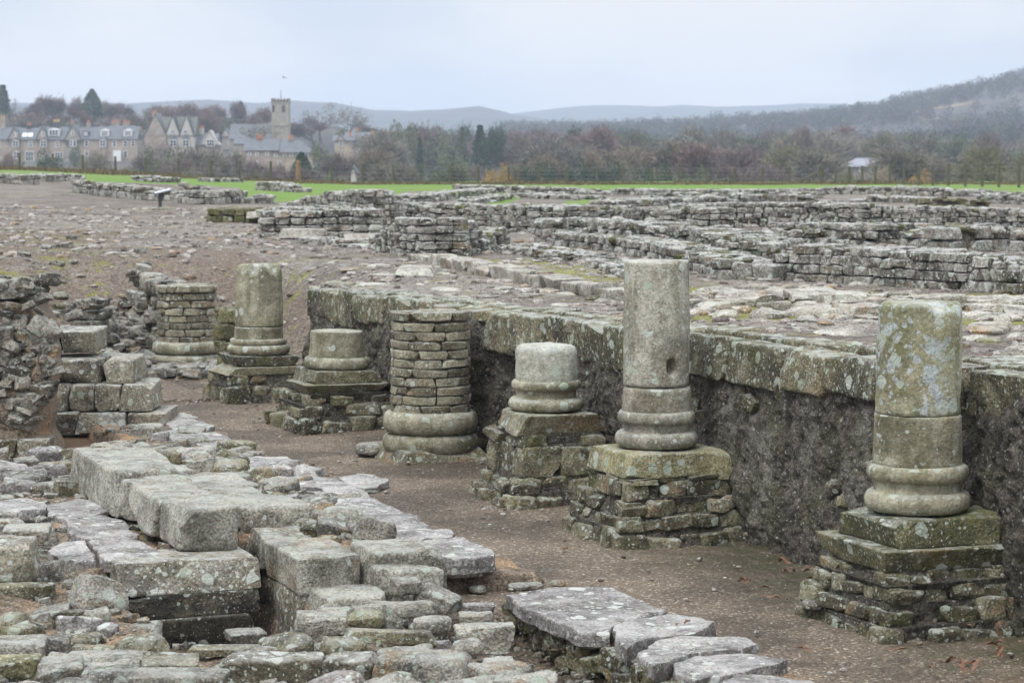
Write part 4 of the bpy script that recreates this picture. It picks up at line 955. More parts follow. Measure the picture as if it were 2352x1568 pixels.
flag("slab cut by the bottom edge, last of the row", [(1640, 1580), (1690, 1545), (1780, 1545), (1860, 1556), (1900, 1580), (1850, 1640), (1700, 1640)], .12, .10, (.5, .2, .1))
flag("thick slab end overhanging a dark hollow by the path", [(955, 1236), (1060, 1234), (1134, 1258), (1130, 1272), (1040, 1282), (975, 1268), (930, 1254)], .25, .13, (.4, .3, .3))
flag("broad slab behind the overhanging slab end", [(800, 1240), (870, 1206), (990, 1208), (1040, 1216), (1045, 1234), (960, 1240), (900, 1252), (840, 1256)], .24, .09, (.55, .2, .3))
flag("long grey slab along the path, middle of the row", [(775, 1146), (850, 1144), (905, 1162), (965, 1190), (985, 1206), (930, 1212), (850, 1216), (790, 1196), (765, 1166)], .22, .09, (.45, .2, .6))
flag("isolated pale slab lying flat in the gravel", [(775, 1094), (830, 1086), (893, 1100), (870, 1114), (820, 1120), (790, 1108)], .05, .06, (.85, .1, .6))
flag("cracked slab left of the isolated pale slab", [(612, 1092), (700, 1086), (780, 1100), (845, 1126), (850, 1140), (760, 1142), (680, 1128), (640, 1112)], .18, .08, (.6, .2, .6))
flag("narrow slab with a ragged right end", [(500, 1080), (600, 1074), (700, 1064), (745, 1072), (720, 1088), (640, 1096), (560, 1100)], .17, .08, (.55, .2, .2))
flag("thin slab with a mossy front edge", [(500, 1056), (590, 1048), (660, 1048), (692, 1060), (640, 1070), (560, 1076)], .17, .07, (.6, .3, .2))
flag("small dark thin slab", [(470, 1040), (530, 1034), (585, 1040), (570, 1050), (500, 1052)], .18, .06, (.3, .3, .2))
flag("thin slab with a straight dark front edge above the gravel", [(455, 1018), (520, 1010), (562, 1014), (560, 1026), (500, 1032), (450, 1030)], .16, .07, (.5, .1, .2))
flag("flat slab below the stepped pier", [(380, 990), (450, 985), (520, 996), (528, 1006), (450, 1014), (390, 1010)], .13, .06, (.6, .2, .7))
flag("second flat slab beside the foot of the stepped pier", [(376, 968), (440, 962), (495, 976), (480, 986), (400, 988)], .12, .06, (.7, .2, .7))
flag("farthest small flat slab at the foot of the stepped pier", [(376, 952), (420, 948), (455, 956), (440, 964), (385, 966)], .11, .05, (.65, .2, .3))
flag("smooth wet slab between the kerb row and the ledge slab", [(200, 1238), (270, 1230), (330, 1246), (384, 1274), (330, 1284), (240, 1290)], .36, .09, (.45, .2, .3))
flag("cracked flat slab beside the second kerb block", [(150, 1196), (226, 1178), (290, 1198), (318, 1232), (262, 1230), (200, 1236), (164, 1222)], .365, .09, (.35, .2, .6))
flag("flat slab beside the wedge-shaped kerb stone, half covered in grit", [(104, 1160), (190, 1138), (226, 1150), (250, 1174), (160, 1192), (112, 1182)], .37, .09, (.5, .2, .9))
flag("broad flat slab at the left edge of the rough paving", [(-30, 1150), (60, 1142), (106, 1148), (112, 1168), (40, 1178), (-30, 1180)], .38, .09, (.6, .2, .4))
flag("flat paving slab between the squarish block and the wet slabs", [(196, 1240), (220, 1286), (150, 1288), (110, 1262), (150, 1242)], .35, .08, (.55, .4, .5))
for (lab, xl, xr, yb, yf, ybot, z, tn) in (("mossy chip propping up the overhanging slab", 1072, 1140, 1296, 1304, 1328, .09, (.4, .5, .3)), ("round stone in the hollow under the overhanging slab", 1036, 1080, 1306, 1312, 1332, .08, (.3, .2, .3)),
    ("green mossy stone under the left corner of the largest slab", 1155, 1182, 1376, 1384, 1424, .06, (.3, .2, .3)), ("flat block lying left of the wide column of small stones", 817, 884, 1008, 1020, 1050, .10, (.7, .2, .3)),
    ("grey pebble on the path above the largest slab", 1142, 1184, 1328, 1332, 1342, .04, (.3, .1, .3)), ("flat striped stone on the path above the largest slab", 1166, 1246, 1334, 1340, 1352, .04, (.5, .1, .3)),
    ("pinkish pebble on the path right of the striped stone", 1264, 1300, 1330, 1334, 1344, .03, (.8, .9, .3)), ("pale stone on the path below the overhanging slab", 1078, 1116, 1340, 1346, 1362, .05, (.8, .3, .3)),
    ("rounded brown stone at the foot of the low cylindrical stub", 832, 862, 948, 954, 972, .09, (.4, 1, .3)), ("rounded brown boulder at the foot of the farthest column", 405, 452, 834, 840, 856, .12, (.4, 1, .3)),
    ("loose stone left of the far right plinth foot", 1846, 1896, 1372, 1382, 1404, .10, (.4, .5, .3))):
    pxs(lab, xl, xr, yb, yf, ybot, z, M_rub if tn[0] > .35 else M_foot, 3.4, random.uniform(-.3, .3), tone=tn, n=10)
# rubble face under the largest slabs
def pitface():
    a = Acc()
    for _ in range(190):
        s = random.uniform(-3, .95); z = random.uniform(-.12, .06); l = random.uniform(.05, .13)
        put(a, 'rub', ST(s, -2.24 + random.uniform(-.03, .05), z), (l * .8, l * 1.3, l * .8), YAW + random.uniform(-.5, .5), random.uniform(-.3, .3), random.uniform(-.3, .3))
    for _ in range(40):
        t = random.uniform(-2.2, -1.5); put(a, 'rub', ST(.88, t, random.uniform(-.08, .05)), (.12, .09, .08), random.uniform(0, 3))
    ob = a.build("bedding_rubble", M_foot, loc=ST(-.5, -2.2, -.1)); tag(ob, "dark wet rubble bedding under the largest flat slabs", "rubble", kind='stuff')
pitface()
def free(x, y, r):
    for (a, b_, R1, R0) in FOOT:
        if (x - a) ** 2 + (y - b_) ** 2 < (R0 * .95 + r * .62) ** 2: return False
    return True
def rubble():
    small = Acc(); cnt = 0; zones = [
        (-3.2, -.5, -8.2, -3.25, 190, (.11, .34), "rounded grey stone in the rubble heap along the bottom edge", "stones of the near rubble heap"),
        (-.4, 1.5, -8.0, -4.6, 60, (.14, .36), "stone in the crumbling wall face left of the pit", "stones of the wall face left of the pit"),
        (1.6, 4.6, -7.6, -4.8, 60, (.15, .38), "stone in the rough paving left of the kerb row", "stones left of the kerb row"),
        (4.6, 6.95, -7.8, -3.2, 95, (.15, .36), "stone on the low wall top behind the kerb row", "stones behind the kerb row"),
        (1.2, 7.1, -3.1, -2.5, 60, (.13, .28), "stone in the top of the wall right of the slot", "stones on the wall right of the slot"),
        (3.0, 7.1, -3.66, -3.1, 16, (.14, .28), "stone along the far left edge of the slotted wall", "stones on the wall right of the slot"),
        (-.3, 1.0, -3.5, -2.85, 34, (.12, .28), "stone on the rubble slope right of the pit", "stones of the rubble slope"),
        (5.0, 11.8, -2.75, -1.85, 34, (.16, .34), "flattish stone behind the row of thin slabs", "stones behind the thin slabs")]
    for (s0, s1, t0, t1, n, (l0, l1), lab, grp) in zones:
        got = 0; tries = 0
        while got < n and tries < n * 40:
            tries += 1; s = random.uniform(s0, s1); t = random.uniform(t0, t1); l = random.uniform(l0, l1) * (1 if tries < n * 20 else .7)
            p = ST(s, t); z = rz1(p[0], p[1])
            if z < .05: 
                if not (s > 5 and t > -2.7): continue
                z = .08
            if not free(p[0], p[1], l * .5): continue
            th = l * random.uniform(.42, .85); flat = random.random() < .45
            if got > n * .40:
                big(small, (p[0], p[1], z + th * (.12 if not flat else .0)), (l, l * random.uniform(.6, .85), th), YAW + random.uniform(-.5, .5), random.uniform(-.16, .16), random.uniform(-.16, .16), n=8, p=random.choice([3, 4, 5, 6]), chips=5, amp=.13, mat=random.randrange(4)); FOOT.append((p[0], p[1], l * .5, l * .35)); got += 1; continue
            stone_thing("rubble_stone", lab, "stone", (p[0], p[1], z + th * (.12 if not flat else .0)), (l, l * random.uniform(.6, .85), th), YAW + random.uniform(-.5, .5) if random.random() < .6 else random.uniform(0, 3.1),
                        random.choice([M_rub, M_rub, M_block, M_foot, M_flag]), n=10, p=random.choice([2.8, 3.2, 4, 5, 6]), chips=6, amp=.16, tx=random.gauss(0, .16), ty=random.gauss(0, .18), group=grp)
            got += 1
    for _ in range(5200):
        s = random.uniform(-3.4, 12); t = random.uniform(-8, -2.3); p = ST(s, t); z = rz1(p[0], p[1])
        if z < .04: continue
        l = .02 + .09 * random.random() ** 2.2
        put(small, 'rub', (p[0], p[1], z + l * .1), (l, l * .75, l * .5), random.uniform(0, 3.1), random.uniform(-.3, .3), random.uniform(-.3, .3))
    # chips at the foot of walls and in pits
    for _ in range(500):
        s = random.uniform(-2.5, 1.4); t = random.uniform(-4.5, -3.65) if random.random() < .4 else random.uniform(-3.05, -2.3); 
        l = random.uniform(.015, .06); put(small, 'rub', ST(s, t, -.11), (l, l * .8, l * .6), random.uniform(0, 3))
    tag(small.build("rubble_fill", [M_rub, M_block, M_foot, M_flag], loc=ST(0, -4, 0)), "small packed rubble and stone chips filling the foreground ruin", "rubble", kind='stuff')
rubble()
def pathpebbles():
    a = Acc()
    for _ in range(1500):
        s = random.uniform(-3.5, 19); t = random.uniform(-2.4, .3); l = .012 + .04 * random.random() ** 6
        p = ST(s, t, l * .1); put(a, 'peb', p, (l, l * .8, l * .55), random.uniform(0, 3))
    tag(a.build("path_pebbles", M_peb, loc=ST(4, -1, 0)), "scattered small pebbles on the fine gravel path", "pebbles", kind='stuff')
    a = Acc()
    for _ in range(420):     # rubble heap at the far end
        px = random.uniform(222, 350); py = random.uniform(735, 850); g = G(px, py, 0); s = random.uniform(17.6, 22.5); t = random.uniform(-1.0, .9)
        p = ST(s, t); z = tz1(p[0], p[1]); l = random.uniform(.08, .34)
        put(a, random.choice(['rub', 'cob']), (p[0], p[1], max(z, 0) + l * .12), (l, l * .8, l * .5), random.uniform(0, 3), random.uniform(-.3, .3), random.uniform(-.3, .3))
    for _ in range(480):
        px = random.uniform(-60, 340); py = random.uniform(545, 850); g = GT(px, py)
        if g[2] < .03 or g[1] < 26: continue
        l = .03 + .26 * random.random() ** 4.5; put(a, random.choice(['rub', 'cob', 'slabby']), (g[0], g[1], g[2] + l * .08), (l, l * .8, l * .45), random.uniform(0, 3), random.uniform(-.3, .3), random.uniform(-.3, .3))
    tag(a.build("rubble_heap", M_rub, loc=ST(19, 0, 0)), "tumbled rubble spread over the brown bank at the far left end of the path", "rubble", kind='stuff')
pathpebbles()

# ------------------------------------------------------------------ cobbles, pebbles and slabs on the terrace
def terrace_stones():
    P = pxpoly([(1585, 662), (1740, 656), (2480, 684), (2480, 745), (2230, 735), (2010, 733), (1800, 728), (1590, 722)], 1.36)
    xs = [p[0] for p in P]; ys = [p[1] for p in P]; got = 0; occ = []
    while got < 145:
        x = random.uniform(min(xs), max(xs)); y = random.uniform(min(ys), max(ys))
        if not inpoly(np.array([x]), np.array([y]), P)[0]: continue
        l = random.uniform(.20, .52)
        if any((x - a) ** 2 + (y - b_) ** 2 < ((l + c) * .46) ** 2 for a, b_, c in occ) and random.random() < .985: continue
        occ.append((x, y, l)); th = l * random.uniform(.22, .42); got += 1
        a = Acc(); big(a, (0, 0, 0), (l, l * random.uniform(.6, .9), th), random.uniform(0, 3.1), random.uniform(-.08, .08), random.uniform(-.08, .08), n=9, p=random.choice([3, 4.5, 5.5]), chips=6, amp=.18)
        ob = a.build("cobble", M_cob); ob.location = (x, y, tz1(x, y) + th * random.uniform(.0, .2))
        tag(ob, "rounded pale cobble in the mossy paving before the curved block wall", "cobble", "cobbles of the mossy paving")
    for (lab, xl, xr, yb, yf, ybot, tn, M_) in (
        ("largest boulder at the right edge of the terrace, brown underneath", 2250, 2345, 733, 752, 778, (.5, .9, .3), M_cob), ("small squared stone in front of the largest terrace boulder", 2247, 2310, 772, 778, 797, (.2, .4, .3), M_plinth),
        ("dark-sided rounded boulder sitting on top of the cobbles", 1938, 2018, 632, 645, 665, (.4, .4, .3), M_cob), ("reddish squared cobble behind the tall middle column", 1732, 1776, 650, 656, 672, (.3, 1, .3), M_cob),
        ("brown oval cobble left of the tall middle column", 1352, 1386, 676, 682, 697, (.2, .9, .3), M_foot), ("pale block with brown side touching the tall middle column", 1400, 1436, 655, 664, 692, (.6, .9, .3), M_cob),
        ("dark cobble leaning among pale ones at the right", 2230, 2290, 646, 655, 675, (.1, .9, .3), M_foot), ("dark stone at the right edge below the largest boulder", 2338, 2375, 758, 768, 785, (.2, .3, .3), M_foot),
        ("dark loose stone on the brown bank beside the small mossy pillar", 108, 144, 668, 676, 692, (.2, .3, .3), M_foot), ("pale rounded stone in the middle of the brown bank", 198, 228, 685, 690, 706, (.7, .3, .3), M_cob),
        ("pale stone high on the brown bank", 215, 250, 600, 612, 632, (.7, .3, .3), M_cob)):
        zz = GT((xl + xr) / 2, (yf + ybot) / 2)[2]; pxs(lab, xl, xr, yb, yf, ybot, zz + (ybot - yf) * .0025, M_, 3.3, random.uniform(-.3, .3), tone=tn, n=10, name="boulder")
    for (lab, x0, x1, y0, y1, zt_, th) in (("long pale slab lying alone on the gravel behind the wall", 909, 992, 622, 632, .09, .10), ("pale thick slab at the foot of the tumbled rubble wall", 642, 750, 542, 550, .2, .18),
        ("upper stone step beside the mossy wall", 566, 640, 504, 514, .3, .2), ("lower stone step beside the mossy wall", 600, 692, 516, 528, .22, .2),
        ("pale flat slab beside the low footing wall", 790, 860, 545, 550, .1, .1)):
        A = GT((x0 + x1) / 2, y1); B = GT((x0 + x1) / 2, y0); k = A[1] / F
        stone_thing("stone_slab", lab, "slab", (A[0], (A[1] + B[1]) / 2, A[2] + zt_ - th / 2), ((x1 - x0) * k, max(.5, B[1] - A[1]), th), .0, M_cob, 10, 8, 2, .07, tone=(.5, .3, .4))
    # kerb line crossing the terrace
    pts = [(960, 598), (1050, 613), (1113, 630), (1220, 650), (1314, 668), (1433, 692)]
    Wp = [np.array(GT(*p)) for p in pts]; q = 0
    for A, B in zip(Wp[:-1], Wp[1:]):
        Ls = np.linalg.norm(B - A); e = (B - A) / Ls; x = 0
        while x < Ls - .2:
            l = random.uniform(.45, .95); c = A + e * (x + l / 2); x += l + .02; h = random.uniform(.13, .2)
            a = Acc(); big(a, (0, 0, 0), (l * .96, random.uniform(.28, .4), h), math.atan2(e[1], e[0]) + random.uniform(-.08, .08), n=9, p=5, chips=4, amp=.1)
            ob = a.build("kerb_stone", M_cob); ob.location = (c[0], c[1], tz1(c[0], c[1]) + h * .35)
            tag(ob, "squared stone of the kerb line running across the terrace to the tall middle column", "kerb stone", "kerb line on the terrace")
    a = Acc(); n = 0
    while n < 17000:
        y = 13 + 62 * random.random() ** 1.35; u = random.uniform(-.235, .235); x = u * y
        s, t = toST(x, y)
        if (s < 14.7 and t < .95): continue
        z = tz1(x, y)
        if z < .02: continue
        if n2(np.array([x]), np.array([y]), 1.3, 91)[0] < -.35 and random.random() < .8: continue
        l = (.02 + .13 * random.random() ** 7.0) * (1 + y / 70); n += 1
        if inpoly(np.array([x]), np.array([y]), P)[0] and random.random() < .8: continue
        put(a, 'peb' if l < .09 else 'cob', (x, y, z + l * .03), (l, l * random.uniform(.6, .95), l * random.uniform(.3, .55)), random.uniform(0, 3), random.uniform(-.2, .2), random.uniform(-.2, .2))
    tag(a.build("terrace_pebbles", M_peb, loc=(0, 30, 1.3)), "loose pebbles and small pale stones strewn over the terrace gravel", "pebbles", kind='stuff')
    a = Acc()
    for _ in range(110):      # flat pale paving remnants behind the retaining wall
        s = random.uniform(0, 20); t = random.uniform(1.0, 3.2) if random.random() < .5 else random.uniform(1.0, 7); p = ST(s, t); z = tz1(p[0], p[1]); l = random.uniform(.15, .5)
        put(a, 'cob', (p[0], p[1], z), (l, l * .7, .06), random.uniform(0, 3), random.uniform(-.05, .05), 0)
    tag(a.build("paving_remnant", M_cob, loc=ST(8, 2, 1.3)), "flat worn paving stones sunk in the gravel behind the retaining wall", "paving", kind='stuff')
terrace_stones()

# ------------------------------------------------------------------ information panel, spike, leaves
def cyl(a, p0, p1, r0, r1=None, n=8, mat=0, tone=(.5, .5, .5), cap=True):
    p0 = np.array(p0, float); p1 = np.array(p1, float); r1 = r0 if r1 is None else r1
    d_ = p1 - p0; d_ /= (np.linalg.norm(d_) + 1e-9); u = np.cross(d_, [0, 0, 1.0] if abs(d_[2]) < .9 else [1.0, 0, 0]); u /= np.linalg.norm(u); v = np.cross(d_, u)
    A = np.linspace(0, 2 * math.pi, n, endpoint=False); C = np.cos(A)[:, None] * u + np.sin(A)[:, None] * v
    V = np.concatenate([p0 + C * r0, p1 + C * r1]); i = np.arange(n); j = (i + 1) % n
    a.add(V, np.stack([i, i + n, j + n, j], -1)[:, ::-1], tone, mat)
    if cap:
        V2 = np.concatenate([p1 + C * r1, [p1 + d_ * r1 * .3]]); a.add(V2, np.array([[k, (k + 1) % n, n] for k in range(n)]), tone, mat)
def bx(a, c, s, rz=0, mat=0, tone=(.5, .5, .5), rx=0):
    V = np.array([[x, y, z] for x in (-.5, .5) for y in (-.5, .5) for z in (-.5, .5)]) * np.array(s)
    Q = np.array([[0, 1, 3, 2], [4, 6, 7, 5], [0, 4, 5, 1], [2, 3, 7, 6], [0, 2, 6, 4], [1, 5, 7, 3]])
    a.add(V @ (rotz(rz) @ rotx(rx)).T + np.array(c), Q, tone, mat)
M_steel = plain("dark painted steel", (.035, .04, .045), .5); M_panel = plain("pale panel", (.42, .44, .46), .35, .05)
M_conc = plain("mossy concrete", (.25, .25, .2), .9, .3, 6, bump=.02)
def panel():
    g = GT(368, 482); k = g[1] / F
    r = thing("information_panel", "slanted pale information panel on a dark post on the gravel near the lawn", "sign", g)
    a = Acc(); bx(a, (0, 0, (480 - 443) * k / 2), (.10, .14, (482 - 443) * k), .1, rx=0); a.build("post", M_steel, r)
    a = Acc(); X, Q = cubegrid(2); W = X * np.array([.24, .13, .012]); Mx = rotz(.25) @ roty(-.24) @ rotx(.16); a.add(W @ Mx.T + np.array([.08, -.03, (482 - 439) * k]), Q); a.build("display_board", M_panel, r, smooth=False)
    a = Acc(); W = X * np.array([.255, .145, .012]); a.add(W @ Mx.T + np.array([.08, -.03, (482 - 439) * k - .03]), Q); a.build("board_frame", M_steel, r, smooth=False)
    a = Acc(); big(a, (.0, .0, .0), (.6, .6, .16), 0, n=6, p=6); a.build("base_block", M_conc, r)
    g = GT(657, 664); a = Acc(); cyl(a, (-.09, 0, .06), (.07, 0, .0), .02); cyl(a, (-.08, 0, 0), (-.08, 0, .07), .012)
    ob = a.build("metal_spike", M_steel); ob.location = g; tag(ob, "short black metal rod in the gravel behind the chipped tall column", "rod")
panel()
def leaves():
    M_leaf = plain("dead oak leaf", (.15, .075, .042), .6, .35, 30)
    k = 9; shp = []
    for i in range(k * 2):
        side = 1 if i < k else -1; f = (i if i < k else 2 * k - 1 - i) / (k - 1)
        w_ = (.5 * math.sin(math.pi * min(1, f * 1.02)) ** .7) * (1 if i % 2 else .62) + .03; shp.append((side * w_, f * 2 - 1))
    base = np.array(shp); meshes = []
    for v_ in range(5):
        V = np.concatenate([np.stack([base[:, 0] * .6, base[:, 1], .28 * np.abs(base[:, 0]) + .18 * np.sin(base[:, 1] * (2 + v_ * .6) + v_)], -1), [[0, 0, .02 * v_]]]) * .045
        V[:, 2] += .012; T = [[2 * k, i, (i + 1) % (2 * k)] for i in range(2 * k)]
        a = Acc(); a.add(V, np.array(T), (.5, .5, .5)); ob = a.build("fallen_leaf", M_leaf, smooth=False); meshes.append(ob)
    spots = []
    for (cx_, cy_, rx_, ry_, n, lab) in ((1640, 1222, 24, 12, 12, "brown oak leaf at the wall foot right of the tall middle column"), (2150, 1440, 30, 8, 8, "brown oak leaf at the foot of the rightmost column"), (2235, 1432, 34, 12, 13, "brown oak leaf in the pile beside the rightmost column"),
                                 (1800, 1330, 110, 50, 12, "single brown leaf lying on the dark gravel between the two tall columns"), (2240, 1510, 100, 40, 8, "single brown leaf on the gravel in the lower right corner"), (1080, 1028, 20, 8, 8, "brown leaf in the corner behind the wide column of small stones"),
                                 (1350, 1155, 20, 5, 4, "brown leaf between the rounded stub and the tall middle column"), (1450, 1500, 300, 60, 5, "single brown leaf on the lower gravel")):
        for _ in range(n): spots.append((cx_ + random.gauss(0, .5) * rx_, cy_ + random.gauss(0, .5) * ry_, lab))
    spots.append((1555, 1440, "brown leaf lying on the wavy pale slab")); spots.append((1578, 1436, "brown leaf lying on the wavy pale slab"))
    for i, (px, py, lab) in enumerate(spots):
        z = .165 if 'slab' in lab and 'wavy' in lab else .025
        if 'lower gravel' in lab: px = random.uniform(1750, 2300)
        ob = meshes[i] if i < 5 else meshes[i % 5].copy()
        if i >= 5: S.collection.objects.link(ob)
        g = G(px, py, z); s_, t_ = toST(g[0], g[1])
        if t_ > .2 and z < .1:
            p = ST(s_, random.uniform(.0, .22)); g = (p[0], p[1], z)
        ob.location = (g[0], g[1], z + random.uniform(0, .03)); ob.rotation_euler = (random.uniform(-.5, .5), random.uniform(-.5, .5), random.uniform(0, 6)); q = random.uniform(.8, 1.35); ob.scale = (q, q, q)
        tag(ob, lab, "leaf", "fallen oak leaves")
leaves()

# ------------------------------------------------------------------ far ground and hills
def interp(px, tab): return np.interp(px, [a for a, _ in tab], [b_ for _, b_ in tab])
RIDGE = [(-400, 300), (1100, 296), (1180, 298), (1400, 295), (1500, 290), (1600, 284), (1800, 272), (1900, 262), (2000, 251), (2100, 230), (2200, 213), (2300, 190), (2352, 178), (2500, 130), (3000, 90)]
def far_z(x, y):
    px = CX + F * x / np.maximum(y, 1)
    zr = CAMZ + (370 - interp(px, RIDGE)) / F * 1600 - 1.5
    right = -3.7 + (zr + 3.7) * (.22 * sstep(560, 900, y) + .78 * sstep(850, 1600, y)) * sstep(700, 1200, px)
    lk = sstep(1000, 760, px)
    left = -3.7 + 6.4 * sstep(380, 545, y) + 11.0 * sstep(575, 760, y)
    z = left * lk + right * (1 - lk)
    dd = 1 - sstep(1600, 1900, y); z = -3.7 + (z + 3.7) * np.maximum(dd, .2)
    return z + sstep(800, 1300, y) * (2.2 * n2(x, y, 130, 201, 3)) * (1 - lk)
def fz1(x, y): return float(far_z(np.array([float(x)]), np.array([float(y)]))[0])
def ridge_mesh(name, tab, y0, y1, zb, mat, amp, nsc):
    us = np.linspace(-.5, .5, 700); h = np.linspace(0, 1, 24); U, H = np.meshgrid(us, h, indexing='ij')
    Y = y0 + (y1 - y0) * H; px = CX + F * U; zr = CAMZ + (370 - interp(px, tab)) / F * y1
    X = U * Y; Z = zb + (zr - zb) * np.sin(H * math.pi / 2) + amp * n2(X, Y, nsc, 77, 3) * H
    Pp = np.stack([X, Y, Z], -1)
    back = Pp[:, -1:, :] * np.array([1, 1, 0]) + np.array([0, 260, zb]); Pp = np.concatenate([Pp, back], 1)
    ob = grid_acc(Pp, flip=True).build(name, mat); return tag(ob, kind='structure')
def land():
    b = NB("far fields and woods"); t = b.node("ShaderNodeTexCoord"); v = t.outputs['Object']
    n1 = b.noise(v, .006, 4, .6); n2_ = b.noise(v, .035, 5, .65)
    col = b.mix(b.mr(n2_, .4, .6), (.035, .036, .038, 1), (.075, .07, .058, 1)); col = b.mix(b.mr(n1, .56, .62), col, (.15, .17, .075, 1)); col = b.mix(b.mr(b.noise(v, .011, 3, .5), .66, .70), col, (.24, .17, .09, 1))
    b.lk(col, b.b.inputs['Base Color']); b.b.inputs['Roughness'].default_value = .95
    ys = np.concatenate([np.linspace(228, 800, 120), np.linspace(810, 1950, 130)]); us = np.linspace(-.45, .45, 360)
    Y, U = np.meshgrid(ys, us, indexing='ij'); X = U * Y; Z = far_z(X, Y)
    tag(grid_acc(np.stack([X, Y, Z], -1)).build("hillside", b.m), kind='structure')
    m2 = plain("distant wooded hill", (.045, .055, .06), .95, .35, .01)
    ridge_mesh("hills", [(-600, 236), (0, 240), (300, 240), (400, 236), (480, 234), (600, 240), (680, 237), (770, 241), (820, 250), (860, 256), (960, 256), (1030, 254), (1070, 250), (1100, 247), (1135, 254), (1180, 266), (1260, 276), (1500, 285), (3000, 285)], 1900, 2600, -4, m2, 2.0, 60)
    ridge_mesh("hills", [(-600, 300), (840, 284), (930, 280), (1000, 274), (1050, 275), (1100, 283), (1200, 290), (3000, 290)], 1700, 2300, -4, m2, 2.0, 60)
    ridge_mesh("hills", [(-600, 290), (1100, 275), (1180, 262), (1250, 255), (1330, 247), (1420, 244), (1500, 246), (1560, 243), (1640, 247), (1740, 243), (1830, 240), (1900, 243), (2100, 252), (3000, 270)], 2900, 3600, -4, m2, 2.5, 120)
land()

# ------------------------------------------------------------------ trees
M_bark = plain("bark", (.13, .115, .10), .9, .3, 3)
def crownmat(name, c1, c2, tr=0):
    b = NB(name); v = b.coords(); f = b.mr(b.math('ADD', b.math('MULTIPLY', b.noise(v, .35, 3), .6), b.math('MULTIPLY', b.tr, .4)), .25, .75)
    b.lk(b.mix(f, (*c1, 1), (*c2, 1)), b.b.inputs['Base Color']); b.b.inputs['Roughness'].default_value = .9; b.b.inputs['Specular IOR Level'].default_value = .2
    return b.m
TW = dict(purple=crownmat("purple twigs", (.11, .085, .085), (.22, .165, .16)), red=crownmat("red-brown twigs", (.125, .078, .07), (.22, .145, .125)), tan=crownmat("tan twigs", (.13, .11, .08), (.26, .215, .165)),
          grey=crownmat("grey twigs", (.13, .12, .10), (.27, .245, .20)), olive=crownmat("olive twigs", (.10, .095, .055), (.22, .205, .12)), orange=crownmat("orange leaves", (.24, .14, .045), (.42, .28, .09)),
          evergreen=crownmat("evergreen needles", (.022, .045, .03), (.06, .10, .06)), green=crownmat("grey-green leaves", (.07, .085, .05), (.17, .185, .11)), hillp=crownmat("far purple wood", (.075, .06, .07), (.15, .12, .12)), hillg=crownmat("far olive wood", (.06, .065, .045), (.14, .13, .085)), pale=crownmat("pale straw twigs", (.2, .16, .11), (.34, .28, .21)))
def tube(a, P, R, n=5, mat=0):
    P = np.array(P, float); m = len(P); A = np.linspace(0, 2 * math.pi, n, endpoint=False); V = []
    for k in range(m):
        d_ = (P[min(k + 1, m - 1)] - P[max(k - 1, 0)]).astype(float); d_ /= np.linalg.norm(d_) + 1e-9
        u = np.cross(d_, [0.3, 1, 0.1]); u /= np.linalg.norm(u) + 1e-9; v = np.cross(d_, u)
        V.append(P[k] + (np.cos(A)[:, None] * u + np.sin(A)[:, None] * v) * R[k])
    i = np.arange(m * n).reshape(m, n); j = np.roll(i, -1, 1)
    a.add(np.concatenate(V), np.stack([i[:-1], j[:-1], j[1:], i[1:]], -1).reshape(-1, 4), (.5, .5, .5), mat)
def cards(a, C, Sx, Sy, rg, tones=None, updir=None):
    n = len(C); U = rg.normal(size=(n, 3)) if updir is None else updir + rg.normal(size=(n, 3)) * .35
    U /= np.linalg.norm(U, axis=1)[:, None]; W = np.cross(U, rg.normal(size=(n, 3))); W /= np.linalg.norm(W, axis=1)[:, None]
    Sx = np.asarray(Sx)[:, None]; Sy = np.asarray(Sy)[:, None]
    V = np.stack([C - W * Sx, C + W * Sx, C + U * Sy * 1.0 + W * Sx * .4, C + U * Sy - W * Sx * .4], 1).reshape(-1, 3)
    T = np.repeat(rg.random(n) if tones is None else tones, 4)
    a.add(V, np.arange(n * 4).reshape(n, 4), np.stack([T, T, T], -1))
def bare_tree(seed, spread=.5, fine=3000, low=.22):
    """unit tree 10 m high; returns (trunk object, crown object) with limbs in the trunk mesh"""
    rg = np.random.default_rng(seed); tr = Acc(); cr = Acc(); ends = []
    def grow(p, d_, l, r, dep):
        q = [p]; dd = d_.copy(); R0 = [r]
        for k in range(3):
            dd = dd + rg.normal(size=3) * .12; dd[2] += .04; dd /= np.linalg.norm(dd); q.append(q[-1] + dd * l / 3); R0.append(r * (1 - .17 * (k + 1)))
        tube(tr, q, R0, 6 if dep < 2 else 3)
        if dep >= 4: ends.append((q[-1], dd, l)); ends.append((q[1], dd, l)); return
        nb = 3 if dep < 3 else 3
        for _ in range(nb):
            ax = rg.normal(size=3); ax[2] *= .5; nd = dd * (1.0) + ax * spread * (1.0 if dep else 1.2); nd[2] = abs(nd[2]) * .8 + .08; nd /= np.linalg.norm(nd)
            grow(q[-1] if rg.random() < .65 else q[2], nd, l * rg.uniform(.66, .86), r * .52, dep + 1)
    grow(np.zeros(3), np.array([0, 0, 1.0]), 10 * low, .28, 0)
    E = np.array([e[0] for e in ends]); Dn = np.array([e[1] for e in ends])
    # normalise height
    k = rg.integers(0, len(E), fine); C = E[k] + rg.normal(size=(fine, 3)) * .42 
    U = Dn[k] + (C - E.mean(0)) / 6
    cards(cr, C, rg.uniform(.02, .05, fine), rg.uniform(.25, .6, fine), rg, None, U)
    h = np.percentile(C[:, 2], 99.5) + .4; f = 10 / h
    for A_ in (tr, cr): A_.V = [v * f for v in A_.V]
    t = tr.build("trunk", M_bark); c = cr.build("crown", TW['purple'], smooth=False); return t, c
